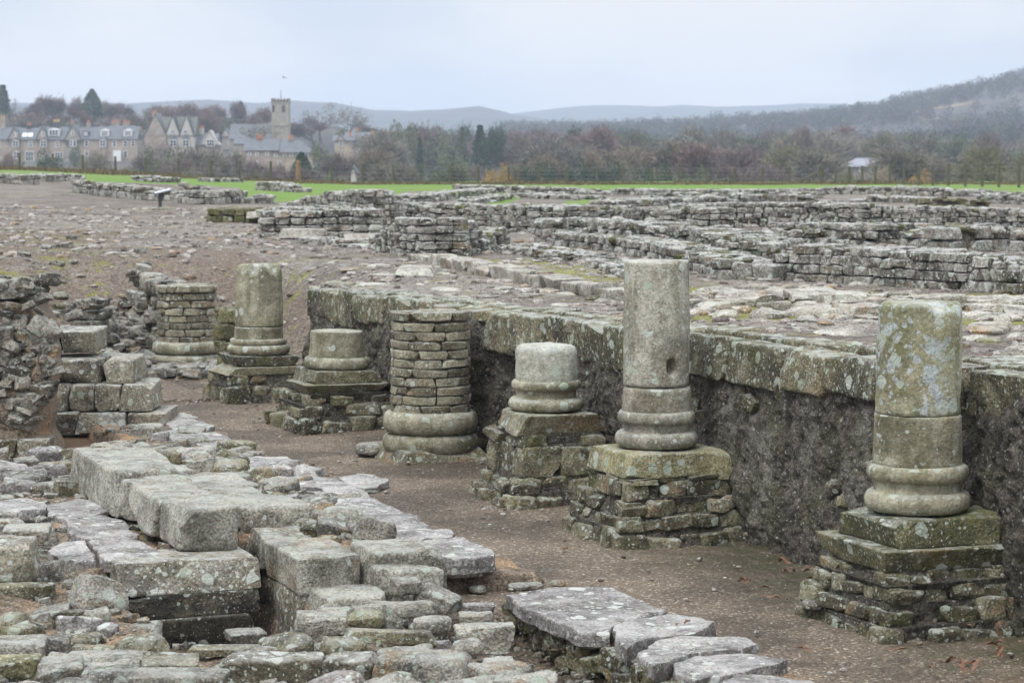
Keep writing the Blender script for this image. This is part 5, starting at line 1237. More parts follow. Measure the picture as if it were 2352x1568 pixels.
def leafy(seed, kind):
    rg = np.random.default_rng(seed); tr = Acc(); cr = Acc(); n = 4200
    if kind == 'cone':
        h = rg.random(n) ** .8; C = []
        lay = np.floor(h * 15) / 15; f = (1 - lay) ** .85 * 2.3 * (1 - .38 * (h * 15 % 1)) + .1; th = rg.random(n) * 6.283
        lob = 1 + .22 * np.sin(th * 5 + lay * 40) + .15 * np.sin(th * 3 + lay * 91); r = f * lob * np.sqrt(rg.random(n) * .75 + .25)
        C = np.stack([r * np.cos(th), r * np.sin(th), .7 + 9.2 * h - .18 * r], -1); w_ = .22
        tube(tr, [(0, 0, 0), (0, 0, 5), (0, 0, 9.8)], [.22, .14, .03])
    elif kind == 'egg':
        th = rg.random(n) * 6.283; h = rg.random(n); prof = np.sin(np.pi * np.clip(h, 0, 1) ** .75) ** .6 * 2.9; d3 = np.stack([np.cos(th), np.sin(th), h * 3], -1)
        lob = 1 + .22 * fbm(d3 * 1.6, seed, 3); r = prof * lob * (rg.random(n) ** .3); C = np.stack([r * np.cos(th), r * np.sin(th), .3 + 9.5 * h], -1); w_ = .25
        tube(tr, [(0, 0, 0), (0, 0, 4), (0, 0, 8)], [.25, .2, .08])
    else:
        cl = rg.normal(size=(26, 3)) * np.array([2.6, 2.6, 1.7]) + np.array([0, 0, 5.4]); k = rg.integers(0, 26, n)
        v = rg.normal(size=(n, 3)); v /= np.linalg.norm(v, axis=1)[:, None]; C = cl[k] + v * (rg.random(n) ** .35 * 1.75)[:, None]; C[:, 2] = np.clip(C[:, 2], .05, 12); 
        C[:, 2] *= 10 / C[:, 2].max(); w_ = .22
        for q in range(8): tube(tr, [(0, 0, 0), cl[q] * .5, cl[q]], [.2, .12, .04], 4)
    cards(cr, C, rg.uniform(.5, 1, n) * w_, rg.uniform(.5, 1, n) * w_ * 2, rg)
    return tr.build("trunk", M_bark), cr.build("crown", TW['evergreen'], smooth=False)
PROTO = {}
def proto(key):
    if key in PROTO: return PROTO[key]
    k, s = key
    if k == 'bare': t, c = bare_tree(300 + s, .55 + .12 * (s % 3), 7000)
    elif k == 'open': t, c = bare_tree(400 + s, .6, 900, .25)
    else: t, c = leafy(500 + s, k)
    PROTO[key] = (t, c); t['_p'] = 1; return PROTO[key]
KN = dict(bare='bare', open='sparse bare', cone='conical conifer', egg='dense rounded evergreen', bush='bushy')
HN = dict(purple='purple-brown', red='reddish-brown', tan='tan', grey='grey-brown', olive='olive', orange='orange', evergreen='dark green', green='grey-green', pale='pale straw-coloured')
used_first = set(); LBL = {}
def where(px, y):
    if y > 600: 
        if px < 60: return "at the left edge above the village roofs"
        for lim, s in ((150, "above the left end of the terrace of houses"), (250, "above the middle of the terrace of houses"), (340, "above the right end of the terrace of houses"), (460, "behind the twin-gabled house"), (580, "left of the church nave roof"), (640, "beside the church tower"), (800, "right of the church tower")):
            if px < lim: return s
        if px > 2100: return "high on the right-hand hillside"
        return "in the far belt right of the church"
    i = min(range(len(POSTX)), key=lambda k: abs(POSTX[k] - px)); return "behind the fence near its %s post" % ORD(i)
def ORD(i):
    i += 1; s = {1: 'st', 2: 'nd', 3: 'rd'}.get(i % 10 if i % 100 not in (11, 12, 13) else 0, 'th'); return "%d%s from the left" % (i, s)
POSTX = [48, 124, 193, 268, 337, 411, 486, 553, 622, 686, 763, 833, 903, 967, 1034, 1099, 1168, 1238, 1302, 1371, 1430, 1497, 1559, 1622, 1686, 1750, 1812, 1885, 1917, 1949, 1979, 2008, 2042, 2074, 2108, 2141, 2176, 2215, 2254, 2292, 2338]
def tree(px, ptop, wpx, kind, hue, y, sd=None, extra="", zb=None):
    x = (px - CX) * y / F; zt_ = ZA(ptop, y); zb_ = zb if zb is not None else fz1(x, y) - .3; H = zt_ - zb_; W_ = wpx * y / F
    key = (kind, (sd if sd is not None else random.randrange(3)) % (3 if kind in ('bare', 'bush') else 2)); t, c = proto(key)
    if key not in used_first: used_first.add(key); tt, cc = t, c
    else: tt, cc = t.copy(), c.copy(); S.collection.objects.link(tt); S.collection.objects.link(cc)
    name = {'cone': 'conifer', 'bush': 'shrub', 'egg': 'evergreen_tree'}.get(kind, 'tree')
    lab = "%s%s %s tree %s" % (extra, HN[hue], KN[kind], where(px, y)); lab = lab.replace('bushy tree', 'shrub').replace('conifer tree', 'conifer').replace('evergreen tree', 'evergreen')
    q = LBL.get(lab, 0); LBL[lab] = q + 1
    if q: lab = ("wider " if wpx > 90 else "narrower " if wpx < 55 else ["taller ", "lower ", "fainter ", "second ", "third ", "fourth ", "fifth "][min(q - 1, 6)]) + lab
    r = thing(name, lab, "tree" if name != 'shrub' else "shrub", (x, y, zb_), random.uniform(0, 6.28), "trees and shrubs beyond the fence")
    nw = {'bare': 7.6, 'open': 7.6, 'cone': 4.6, 'egg': 5.8, 'bush': 9.0}[kind]
    for o_ in (tt, cc): o_.parent = r; o_.location = (0, 0, 0); o_.scale = (W_ / nw, W_ / nw, H / 10)
    cc.material_slots[0].link = 'OBJECT'; cc.material_slots[0].material = TW[hue]
TREES = [
 # skyline wood behind the village
 (12, 196, 62, 'cone', 'evergreen', 690), (58, 226, 40, 'open', 'grey', 690), (92, 222, 44, 'bare', 'purple', 690), (130, 219, 54, 'bare', 'purple', 695), (174, 223, 46, 'bare', 'purple', 700), (216, 205, 48, 'egg', 'evergreen', 680),
 (262, 232, 46, 'bare', 'grey', 700), (300, 237, 60, 'bare', 'purple', 700), (345, 241, 56, 'bare', 'grey', 690), (390, 244, 50, 'bare', 'purple', 690), (430, 236, 80, 'bare', 'red', 680), (486, 240, 60, 'bare', 'purple', 700), (530, 234, 50, 'bare', 'purple', 690), (556, 232, 26, 'egg', 'evergreen', 690),
 (512, 262, 80, 'bush', 'green', 660), (600, 247, 62, 'bare', 'red', 690), (605, 268, 62, 'open', 'olive', 560), (738, 236, 86, 'open', 'grey', 660), (794, 240, 62, 'open', 'grey', 640), (724, 272, 96, 'bare', 'purple', 640), (840, 285, 80, 'bare', 'purple', 700),
 (40, 262, 100, 'bare', 'purple', 660), (120, 258, 110, 'bare', 'red', 655), (190, 252, 90, 'bare', 'red', 650), (250, 262, 100, 'bare', 'purple', 655), (320, 262, 80, 'bare', 'grey', 650), (160, 268, 60, 'bush', 'green', 640), (385, 268, 60, 'bush', 'green', 645), (455, 262, 70, 'bare', 'red', 640), (560, 262, 60, 'bare', 'purple', 640),
 (10, 262, 60, 'bare', 'grey', 640), (80, 268, 70, 'bare', 'grey', 638), (355, 255, 60, 'bare', 'purple', 660),
 # in front of the village
 (116, 338, 72, 'bush', 'evergreen', 300), (40, 366, 110, 'bush', 'olive', 200), (380, 336, 74, 'bush', 'green', 300), (480, 338, 120, 'bare', 'grey', 320), (255, 352, 80, 'bare', 'grey', 300), (320, 350, 80, 'bare', 'purple', 340), (195, 350, 70, 'bare', 'grey', 330), (430, 360, 70, 'bare', 'purple', 280),
 (545, 348, 90, 'bare', 'grey', 300), (620, 368, 80, 'bare', 'purple', 290), (694, 350, 64, 'egg', 'evergreen', 280), (664, 378, 50, 'bare', 'purple', 300), (745, 322, 60, 'bush', 'green', 420), (770, 350, 70, 'bare', 'purple', 340), (372, 318, 60, 'open', 'purple', 480), (175, 335, 26, 'bush', 'green', 480), (15, 350, 50, 'bare', 'purple', 300),
 (590, 330, 70, 'open', 'pale', 470), (640, 352, 60, 'open', 'pale', 400),
 # belt right of the village
 (925, 275, 74, 'bush', 'green', 460), (905, 310, 100, 'bare', 'grey', 420), (965, 319, 32, 'cone', 'evergreen', 400), (1000, 288, 100, 'bare', 'purple', 520), (1062, 293, 50, 'cone', 'green', 480), (1103, 289, 72, 'cone', 'evergreen', 450), (830, 340, 110, 'bare', 'tan', 330), (1050, 345, 80, 'bush', 'green', 380),
 (1160, 300, 90, 'bare', 'purple', 500), (1210, 310, 90, 'bare', 'tan', 480), (1265, 318, 110, 'bare', 'grey', 420), (1330, 288, 110, 'bare', 'red', 470), (1140, 370, 66, 'bush', 'orange', 230), (1175, 375, 80, 'bare', 'tan', 240), (1213, 360, 56, 'bush', 'evergreen', 240), (1255, 362, 50, 'bush', 'evergreen', 250),
 (1320, 364, 60, 'bush', 'evergreen', 240), (1392, 358, 60, 'bush', 'evergreen', 250), (1450, 335, 120, 'bare', 'tan', 330), (1500, 372, 70, 'bush', 'evergreen', 230), (1550, 325, 120, 'bare', 'tan', 340), (1600, 378, 80, 'bush', 'green', 230), (1655, 328, 130, 'bare', 'red', 330), (1720, 330, 100, 'bare', 'purple', 320), (1785, 330, 130, 'bare', 'olive', 300),
 (1845, 338, 110, 'bare', 'grey', 290), (1905, 345, 80, 'bare', 'tan', 310), (1930, 288, 150, 'bare', 'red', 640), (1870, 300, 60, 'bush', 'orange', 660), (1985, 310, 110, 'bare', 'grey', 620), (2072, 332, 110, 'bare', 'grey', 260), (2110, 385, 60, 'bush', 'orange', 240), (2165, 365, 60, 'bare', 'tan', 280), (2200, 334, 120, 'bare', 'olive', 250),
 (2290, 330, 120, 'bare', 'grey', 260), (2350, 340, 90, 'bare', 'olive', 250), (2130, 350, 80, 'bare', 'grey', 300), (1630, 290, 44, 'bush', 'evergreen', 700), (1600, 300, 90, 'bush', 'green', 680), (1930, 392, 40, 'bush', 'green', 200), (1935, 398, 60, 'bush', 'green', 175),
 (870, 370, 90, 'bare', 'grey', 260), (940, 372, 100, 'bare', 'grey', 250), (1010, 375, 90, 'bare', 'green', 250), (1085, 380, 80, 'bare', 'purple', 260), (1290, 352, 90, 'bare', 'tan', 300), (1360, 345, 90, 'bare', 'tan', 300), (1415, 370, 80, 'bare', 'grey', 250), (1540, 376, 80, 'bush', 'green', 240), (1680, 380, 90, 'bare', 'purple', 240), (1740, 375, 90, 'bare', 'purple', 250), (1965, 386, 60, 'bare', 'grey', 228), (2015, 385, 66, 'bare', 'pale', 226), (2250, 378, 90, 'bare', 'olive', 230), (2330, 380, 80, 'bare', 'grey', 225),
 (700, 385, 80, 'bare', 'purple', 250), (600, 390, 80, 'bare', 'grey', 240), (500, 380, 80, 'bare', 'grey', 240), (410, 385, 70, 'bare', 'grey', 240), (330, 382, 80, 'bush', 'green', 230), (250, 385, 80, 'bare', 'grey', 225), (780, 390, 70, 'bush', 'green', 240), (170, 380, 70, 'bare', 'grey', 225)]
for a_ in TREES: tree(*a_, extra="")
for k_ in range(60):
    px_ = 800 + (k_ + .5) / 60 * 1560 + random.uniform(-15, 15); y_ = random.uniform(480, 620)
    tree(px_, random.uniform(286, 310) + (14 if px_ > 1900 else 0), random.uniform(60, 105), random.choice(['bare', 'bare', 'bare', 'bush']), random.choice(['purple', 'tan', 'grey', 'grey', 'purple', 'green', 'evergreen', 'olive']), y_)
def wood(name, label, n, fy, fpx, hues, seed, size=(5, 10), ridge=False):
    rg = np.random.default_rng(seed); accs = {h: Acc() for h in hues}
    for _ in range(n):
        y = rg.uniform(*fy); px = rg.uniform(*fpx); x = (px - CX) * y / F
        cl = float(n2(np.array([x]), np.array([y]), 90, 301, 2)[0])
        if ridge: y = rg.uniform(1540, 1610); x = (px - CX) * y / F
        elif cl < -.12 and rg.random() < .93: continue
        z = fz1(x, y); h = rg.uniform(*size); w_ = h * rg.uniform(.4, .62); m = 90
        v = rg.normal(size=(m, 3)); v /= np.linalg.norm(v, axis=1)[:, None]
        C = np.array([x, y, z + h * .55]) + v * np.array([w_, w_, h * .47]) * (rg.random(m) ** .4)[:, None]
        hu = hues[rg.integers(0, len(hues))]; s_ = np.full(m, h * .042)
        cards(accs[hu], C, s_ * rg.uniform(.6, 1.3, m), s_ * 2 * rg.uniform(.6, 1.3, m), rg, np.full(m, rg.random()) * .6 + rg.random(m) * .4)
    a = Acc(); 
    for k, h in enumerate(hues):
        A_ = accs[h]; off = a.n
        for V_, Q_, C_ in zip(A_.V, A_.Q, A_.C): pass
        a.V += A_.V; a.Q += [q + off for q in A_.Q]; a.C += A_.C; a.M += [('q', c, k) for (_, c, _) in A_.M]; a.n += A_.n
    tag(a.build(name, [TW[h] for h in hues], smooth=False), label, "woodland", kind='stuff')
wood("far_wood", "hazy bare woodland covering the right-hand hillside", 5200, (760, 1560), (1150, 2560), ['hillp', 'evergreen', 'hillg', 'hillp', 'evergreen'], 11, (3.5, 8))
wood("ridge_wood", "line of bare trees along the skyline of the right-hand hill", 520, (1540, 1600), (1180, 2560), ['hillp', 'hillg', 'evergreen'], 12, (2.5, 6.5), True)

# ------------------------------------------------------------------ fence
def fence():
    M_post = plain("weathered post", (.085, .08, .05), .9, .3, 8); M_big = plain("orange-brown timber", (.21, .13, .07), .85, .3, 5); M_wire = plain("galvanised wire", (.22, .22, .22), .5, .1, metal=.6)
    r = thing("wire_fence", "wire fence on slim wooden posts along the far edge of the site", "fence", (0, 150, 1.3)); pts = []
    for i, px in enumerate(POSTX):
        y = 152 if px < 1880 else 152 - (px - 1885) * .045
        x = (px - CX) * y / F; z = tz1(x, y); top = float(np.interp(px, [48, 300, 622, 1000, 1500, 1885, 2352], [351, 361, 371, 382, 386, 384, 371]))
        a = Acc(); h = ZA(top, y) - z; R0 = .085; m_ = M_post
        if px == 686: R0 = .16; m_ = M_big; h = ZA(370, y) - z
        if px == 1885: R0 = .13; h = ZA(380, y) - z
        lx = random.uniform(-.03, .03)
        cyl(a, (x, y, z - .2), (x + lx, y, z + h), R0, R0 * .92, 9, tone=(random.random(), .5, .5)); ob = a.build("post", m_, r, loc=(0, 150, 1.3)); pts.append((x, y, z, h))
        if px == 1885:
            for dx in (-1.7, 1.1):
                a = Acc(); cyl(a, (x + dx, y - .2, z), (x, y, z + h * .7), .05); a.build("brace", M_post, r, loc=(0, 150, 1.3))
    for f in (.3, .55, .8, .96):
        a = Acc()
        for A, B in zip(pts[:-1], pts[1:]): cyl(a, (A[0], A[1], A[2] + A[3] * f), (B[0], B[1], B[2] + B[3] * f), .008, n=3, cap=False)
        a.build("wire", M_wire, r, loc=(0, 150, 1.3))
    # rough grass along the fence
    b1 = crownmat("rough winter grass", (.07, .055, .03), (.22, .17, .09)); b2 = crownmat("rough green grass", (.05, .085, .02), (.12, .18, .05)); rg = np.random.default_rng(5); a = Acc(); n = 24000
    px = rg.uniform(-60, 2420, n); y = rg.uniform(144.5, 158, n); x = (px - CX) * y / F; z = TZ(x, y); k = .09 + .2 * np.clip(n2(x, y, 1.6, 8), 0, 1) + .10 * (px < 420)
    C = np.stack([x, y, z - .03], -1); cards(a, C, np.full(n, .05), k * rg.uniform(.5, 1.2, n), rg, None, np.tile([0, 0, 1.6], (n, 1)))
    a.M = [('q', len(a.Q[0]), 0)]; tag(a.build("rough_grass", b1, smooth=False), "strip of rough brown winter grass along the foot of the fence", "grass", kind='stuff')
fence()

# ------------------------------------------------------------------ village
M_wallA = plain("pinkish sandstone wall", (.33, .275, .23), .9, .18, .8); M_wallB = plain("grey sandstone wall", (.29, .265, .225), .9, .2, .8); M_tower = plain("church sandstone", (.31, .28, .235), .9, .22, 1.2); M_render = plain("pale render", (.46, .43, .39), .9, .1, .5); M_cream = plain("cream stone", (.40, .34, .26), .9, .15, .6)
M_slate = plain("blue-grey slate", (.095, .105, .12), .6, .2, 1.2); M_slate2 = plain("green-grey slate", (.10, .11, .095), .7, .2, 1.2); M_white = plain("white paint", (.72, .73, .74), .5, .04); M_glass = plain("dark window glass", (.03, .035, .045), .15, .2)
M_pot = plain("terracotta", (.38, .17, .09), .8, .2); M_ypot = plain("buff pot", (.5, .36, .18), .8, .15); M_dark = plain("dark barge board", (.05, .055, .06), .7, .1); M_zinc = plain("pale metal roof", (.20, .215, .26), .5, .08)
def prism(a, x0, x1, y0, y1, z0, z1, mat=0):   # gable roof with ridge along x
    ym = (y0 + y1) / 2; V = [(x0, y0, z0), (x1, y0, z0), (x1, y1, z0), (x0, y1, z0), (x0, ym, z1), (x1, ym, z1)]
    a.add(V, np.array([[0, 1, 5, 4], [2, 3, 4, 5], [3, 2, 1, 0]]), (.5, .5, .5), mat); a.add(V, np.array([[0, 4, 3], [1, 2, 5]]), (.5, .5, .5), mat)
def gablef(a, x0, x1, y0, y1, z0, zp, mat=0):     # gable facing the camera, ridge along y
    xm = (x0 + x1) / 2; V = [(x0, y0, z0), (x1, y0, z0), (xm, y0, zp), (x0, y1, z0), (x1, y1, z0), (xm, y1, zp)]
    a.add(V, np.array([[0, 2, 5, 3], [2, 1, 4, 5], [0, 3, 4, 1]]), (.5, .5, .5), mat); a.add(V, np.array([[0, 1, 2], [3, 5, 4]]), (.5, .5, .5), mat)
class House:
    """built in metres; picture x,y measured at distance Y"""
    def __init__(s, label, px0, px1, Y, name="house", cat="house", wall=M_wallA, group=None):
        s.Y = Y; s.k = Y / F; s.loc = ((((px0 + px1) / 2) - CX) * s.k, Y, 0); s.px0, s.px1 = px0, px1
        s.loc = (s.loc[0], Y, fz1(s.loc[0], Y)); s.r = thing(name, label, cat, s.loc, 0, group); s.wallm = wall
    def X(s, px): return (px - CX) * s.k
    def Z(s, py): return ZA(py, s.Y)
    def b(s, a, name, m): return a.build(name, m, s.r, loc=s.loc, smooth=False)
    def wall(s, px0, px1, pyt, dy=0, dep=8, m=None, name="wall"):
        a = Acc(); z1 = s.Z(pyt); z0 = s.loc[2] - 1.5; bx(a, ((s.X(px0) + s.X(px1)) / 2, s.Y + dy + dep / 2, (z0 + z1) / 2), (s.X(px1) - s.X(px0), dep, z1 - z0)); s.b(a, name, m or s.wallm)
    def roof(s, px0, px1, pye, pyr, dy=0, dep=8, m=None):
        a = Acc(); prism(a, s.X(px0) - .15, s.X(px1) + .15, s.Y + dy - .35, s.Y + dy + dep + .35, s.Z(pye), s.Z(pyr)); s.b(a, "roof", m or M_slate)
    def gable(s, px0, px1, pye, pyp, dy=-.5, dep=5, m=None, over=.25, rm=None):
        a = Acc(); gablef(a, s.X(px0), s.X(px1), s.Y + dy, s.Y + dy + dep, s.Z(pye), s.Z(pyp)); s.b(a, "gable", m or s.wallm)
        a = Acc(); x0, x1 = s.X(px0) - over, s.X(px1) + over; xm = (x0 + x1) / 2; z0 = s.Z(pye) - over * 1.2; zp = s.Z(pyp) + .18; y0 = s.Y + dy - .12; y1 = s.Y + dy + dep; th = .22
        for sx in (x0, x1):
            V = [(sx, y0, z0), (xm, y0, zp), (xm, y1, zp), (sx, y1, z0), (sx, y0, z0 + th), (xm, y0, zp + th * 1.2), (xm, y1, zp + th * 1.2), (sx, y1, z0 + th)]
            a.add(V, np.array([[0, 1, 5, 4], [4, 5, 6, 7], [3, 2, 1, 0], [0, 4, 7, 3]]), (.5, .5, .5))
        s.b(a, "gable_roof", rm or M_slate)
    def win(s, px0, px1, py0, py1, dy=-.02, panes=2, rnd=False):
        a = Acc(); x0, x1, z1, z0 = s.X(px0), s.X(px1), s.Z(py0), s.Z(py1); xm = (x0 + x1) / 2; zm = (z0 + z1) / 2; y = s.Y + dy; f = .13
        for (cx_, cz_, w_, h_) in ((x0, zm, f, z1 - z0 + f), (x1, zm, f, z1 - z0 + f), (xm, z0, x1 - x0, f), (xm, z1, x1 - x0, f), (xm, zm, x1 - x0, f * .5)): bx(a, (cx_, y - .06, cz_), (w_, .14, h_))
        for q in range(1, panes): bx(a, (x0 + (x1 - x0) * q / panes, y - .055, zm), (f * .8, .12, z1 - z0))
        o_ = s.b(a, "window", M_white); a = Acc(); bx(a, (xm, y + .0, zm), (x1 - x0, .06, z1 - z0)); g = a.build("pane", M_glass, o_, loc=s.loc, smooth=False)
    def chim(s, px0, px1, pyt, pyb, m=None, pot=None, npot=3, dy=4):
        a = Acc(); x0, x1 = s.X(px0), s.X(px1); pt = s.Z(pyt) - .7; bx(a, ((x0 + x1) / 2, s.Y + dy, (s.Z(pyb) - 1 + pt) / 2), (x1 - x0, .9, pt - s.Z(pyb) + 1)); bx(a, ((x0 + x1) / 2, s.Y + dy, pt), (x1 - x0 + .2, 1.1, .2)); c = s.b(a, "chimney", m or s.wallm)
        a = Acc()
        for q in range(npot): cyl(a, (x0 + (x1 - x0) * (q + .5) / npot, s.Y + dy, pt), (x0 + (x1 - x0) * (q + .5) / npot, s.Y + dy, pt + .75), .17, .13, 8)
        a.build("chimney_pots", pot or M_pot, c, loc=s.loc, smooth=False)
    def dormer(s, px0, px1, py0, py1, m=None, dy=.6):
        a = Acc(); x0, x1 = s.X(px0), s.X(px1); z0, z1 = s.Z(py1), s.Z(py0); bx(a, ((x0 + x1) / 2, s.Y + dy + 1.3, (z0 + z1 * .0 + s.Z(py0 + 4)) / 2), (x1 - x0, 2.6, s.Z(py0 + 4) - z0)); gablef(a, x0 - .15, x1 + .15, s.Y + dy - .1, s.Y + dy + 2.7, s.Z(py0 + 4), z1); s.b(a, "dormer", m or M_white); s.win(px0 + 3, px1 - 3, py0 + 5, py1 - 2, dy - .03, 3)
    def bay(s, px0, px1, pyt, pyb=None, m=None):
        a = Acc(); x0, x1 = s.X(px0), s.X(px1); z1 = s.Z(pyt); z0 = s.loc[2] - 1; y0 = s.Y - 1.0
        V = [(x0, s.Y, z0), (x0 + .6, y0, z0), (x1 - .6, y0, z0), (x1, s.Y, z0), (x0, s.Y, z1), (x0 + .6, y0, z1), (x1 - .6, y0, z1), (x1, s.Y, z1)]
        a.add(V, np.array([[0, 1, 5, 4], [1, 2, 6, 5], [2, 3, 7, 6], [4, 5, 6, 7]]), (.5, .5, .5)); s.b(a, "bay", m or s.wallm)
        a = Acc(); V = [(x0 - .1, s.Y, z1), (x0 + .5, y0 - .15, z1), (x1 - .5, y0 - .15, z1), (x1 + .1, s.Y, z1), (x0 + .5, s.Y, z1 + .8), (x1 - .5, s.Y, z1 + .8)]
        a.add(V, np.array([[1, 2, 5, 4]]), (.5, .5, .5)); a.add(V, np.array([[0, 1, 4], [2, 3, 5]]), (.5, .5, .5)); s.b(a, "bay_roof", M_slate)
TG = "terrace of stone houses on the left"
Y0 = 550
def village():
    h = House("cut-off end house of the terrace at the left edge of the picture", -60, 23, Y0, group=TG); h.wall(-60, 23, 320); h.roof(-60, 23, 321, 292); h.chim(-3, 8, 266, 292, pot=M_ypot, npot=2); h.win(-20, -10, 324, 338); h.win(1, 5, 322, 340, panes=1)
    h = House("terraced house with two bright skylights and a dark chimney with red pots", 23.2, 88, Y0, group=TG); h.wall(23.2, 88, 320); h.roof(23.2, 88, 321, 293); h.gable(24, 51, 320, 296, -.6, 6); h.bay(33, 50, 321); h.win(35, 48, 323, 337, -1.05, 2); h.win(40, 45, 305, 314, -.65, 2); h.win(70, 78, 324, 338); h.win(37, 49, 349, 364, -1.05, 2); h.win(62, 80, 348, 370, panes=3); h.chim(58, 69, 281, 296, M_dark)
    a = Acc()
    for q in (59, 72): bx(a, (h.X(q), h.Y + 1.0, h.Z(310)), (1.1, 1.3, .1), rx=.75)
    h.b(a, "skylight", M_white)
    h = House("terraced house with a wide white arched dormer and buff chimney pots", 88.2, 152, Y0, group=TG); h.wall(88.2, 152, 320); h.roof(88.2, 152, 321, 291); h.gable(88.2, 115, 320, 294, -.6, 6); h.bay(97, 114, 321); h.win(99, 112, 323, 337, -1.05, 2); h.win(101, 108, 304, 313, -.65, 2); h.dormer(113, 139, 294, 313); h.win(131, 139, 324, 338); h.win(130, 148, 350, 362, -.4, 3); h.chim(119, 134, 274, 294, M_dark, M_ypot, 4)
    h = House("terraced house with a tall plain stone gable topped by a chimney", 152.2, 191, Y0, group=TG, wall=M_wallB); h.wall(152.2, 191, 320); h.roof(152.2, 191, 321, 293); h.gable(153, 191, 322, 290, -.8, 8); h.chim(167, 172, 276, 292, dy=.5, npot=2); h.win(166, 171, 323, 336, -.82, 1); h.win(173, 180, 323, 336, -.82, 1); h.win(170, 175, 303, 312, -.85, 1); h.win(168, 182, 348, 360, -.82, 2)
    h = House("terraced house with a small grey dormer, between the tall gable and the two white dormers", 191.2, 226, Y0, group=TG); h.wall(191.2, 226, 319); h.roof(191.2, 226, 320, 291); h.dormer(193, 206, 299, 313, M_slate); h.win(198, 206, 323, 336, panes=1); h.win(198, 206, 348, 358, panes=1); h.chim(196, 204, 276, 296, npot=2)
    h = House("terraced house with a white dormer and a white porch", 226.2, 284, Y0, group=TG); h.wall(226.2, 284, 319); h.roof(226.2, 284, 320, 290); h.dormer(233, 252, 296, 314); h.bay(232, 250, 320); h.win(235, 247, 322, 337, -1.05, 2); h.win(262, 269, 323, 337, panes=1)
    a = Acc(); bx(a, (h.X(274), h.Y - .8, h.Z(360)), (1.7, 1.6, 2.8)); h.b(a, "porch", M_white)
    h = House("last terraced house, with a white dormer, beside the big gabled house", 284.2, 318, Y0, group=TG); h.wall(284.2, 318, 319); h.roof(284.2, 318, 320, 290); h.dormer(286, 305, 296, 314); h.win(287, 295, 323, 337, panes=1); h.win(305, 312, 323, 337, panes=1); h.win(287, 295, 347, 362, panes=1); h.chim(316, 323, 292, 300)
    h = House("houses behind the terrace with a row of orange chimney pots", 250, 305, 580, wall=M_wallB); h.wall(250, 308, 305); h.roof(250, 308, 306, 288); h.chim(254, 272, 275, 290, npot=6); h.chim(280, 296, 277, 290, npot=5)
    h = House("tall twin-gabled house with steep slate roofs and dark barge boards", 335, 450, 560, wall=M_render); h.wall(384, 449, 311, -.3); h.wall(336, 386, 313, -.8, 9, M_wallA); h.gable(336, 386, 314, 264, -.8, 9, M_wallA); h.chim(352, 362, 254, 270, M_wallA, dy=1); h.roof(366, 449, 312, 268, 1, 8, M_slate2)
    h.gable(385, 416, 311, 269, -.6, 6, M_render, .3, M_dark); h.gable(417, 447, 311, 267, -.6, 6, M_render, .3, M_dark); h.bay(392, 412, 320, m=M_render); h.win(395, 409, 322, 336, -1.1, 2); h.bay(421, 440, 320, m=M_render); h.win(424, 438, 322, 336, -1.1, 2); h.win(396, 405, 299, 308, -.65, 2); h.win(425, 434, 299, 308, -.65, 2); h.win(398, 406, 345, 357, -1.1, 1); h.win(425, 433, 345, 357, -1.1, 1)
    h = House("smaller house with one arched white gable, right of the twin-gabled house", 450, 504, 562, wall=M_wallA); h.wall(450, 504, 331); h.roof(448, 500, 332, 306); h.gable(466, 504, 332, 303, -.6, 6, M_render, .2, M_render); h.chim(456, 466, 288, 306, M_render); h.win(478, 495, 321, 336, -.65, 3)
    h = House("small white gabled building between the smaller house and the church", 512, 530, 640, wall=M_render); h.wall(512, 530, 312); h.gable(511, 531, 313, 298, -.4, 5, M_render)
    # church
    h = House("square stone church tower with nave roof, thin pole on the parapet", 527, 667, 600, "church", "church", M_wallB)
    a = Acc(); k = h.k; x0, x1 = h.X(624), h.X(666); zt_ = h.Z(232); z0 = h.loc[2] - 2; bx(a, ((x0 + x1) / 2, h.Y + 3, (z0 + zt_) / 2), (x1 - x0 - .4, 6, zt_ - z0)); bx(a, ((x0 + x1) / 2, h.Y + 3, h.Z(288)), (x1 - x0 - .1, 6.3, .35)); bx(a, ((x0 + x1) / 2, h.Y + 3, h.Z(236)), (x1 - x0 - .2, 6.2, .3)); h.b(a, "tower", M_tower)
    a = Acc()
    for q in range(6):
        bx(a, (x0 + (x1 - x0) * (q + .5) / 6, h.Y + .2, h.Z(230.5)), ((x1 - x0) / 6 * .62, .5, 1.0))
        for sx in (x0 + .35, x1 - .35): bx(a, (sx, h.Y + q + .5, h.Z(230.5)), (.5, .62, 1.0))
    bx(a, ((x0 + x1) / 2, h.Y + .2, h.Z(232.5)), (x1 - x0 - .3, .5, .6)); h.b(a, "parapet", M_tower)
    for (u0, u1) in ((628, 633), (650, 657)):
        a = Acc(); bx(a, ((h.X(u0) + h.X(u1)) / 2, h.Y - .03, h.Z(250)), (h.X(u1) - h.X(u0), .2, h.Z(243) - h.Z(258))); h.b(a, "belfry_opening", M_dark)
    a = Acc(); cyl(a, (h.X(645), h.Y + 3, h.Z(232)), (h.X(645), h.Y + 3, h.Z(206)), .12, .05); h.b(a, "flagpole", M_dark)
    h.wall(527, 624, 318, 2, 9); h.roof(527, 628, 319, 284, 2, 10, M_slate); h.wall(545, 610, 330, -5, 7); h.roof(545, 606, 331, 312, -5, 7, M_slate)
    # long low house
    h = House("long two-storey house with a hipped slate roof and patchy pale walls, below the church tower", 560, 718, 430, wall=M_wallA, name="long_house"); h.wall(566, 625, 346); h.wall(625.2, 716, 349, .2, 7.5, M_cream); h.roof(562, 640, 346, 319, 0, 8, M_slate)
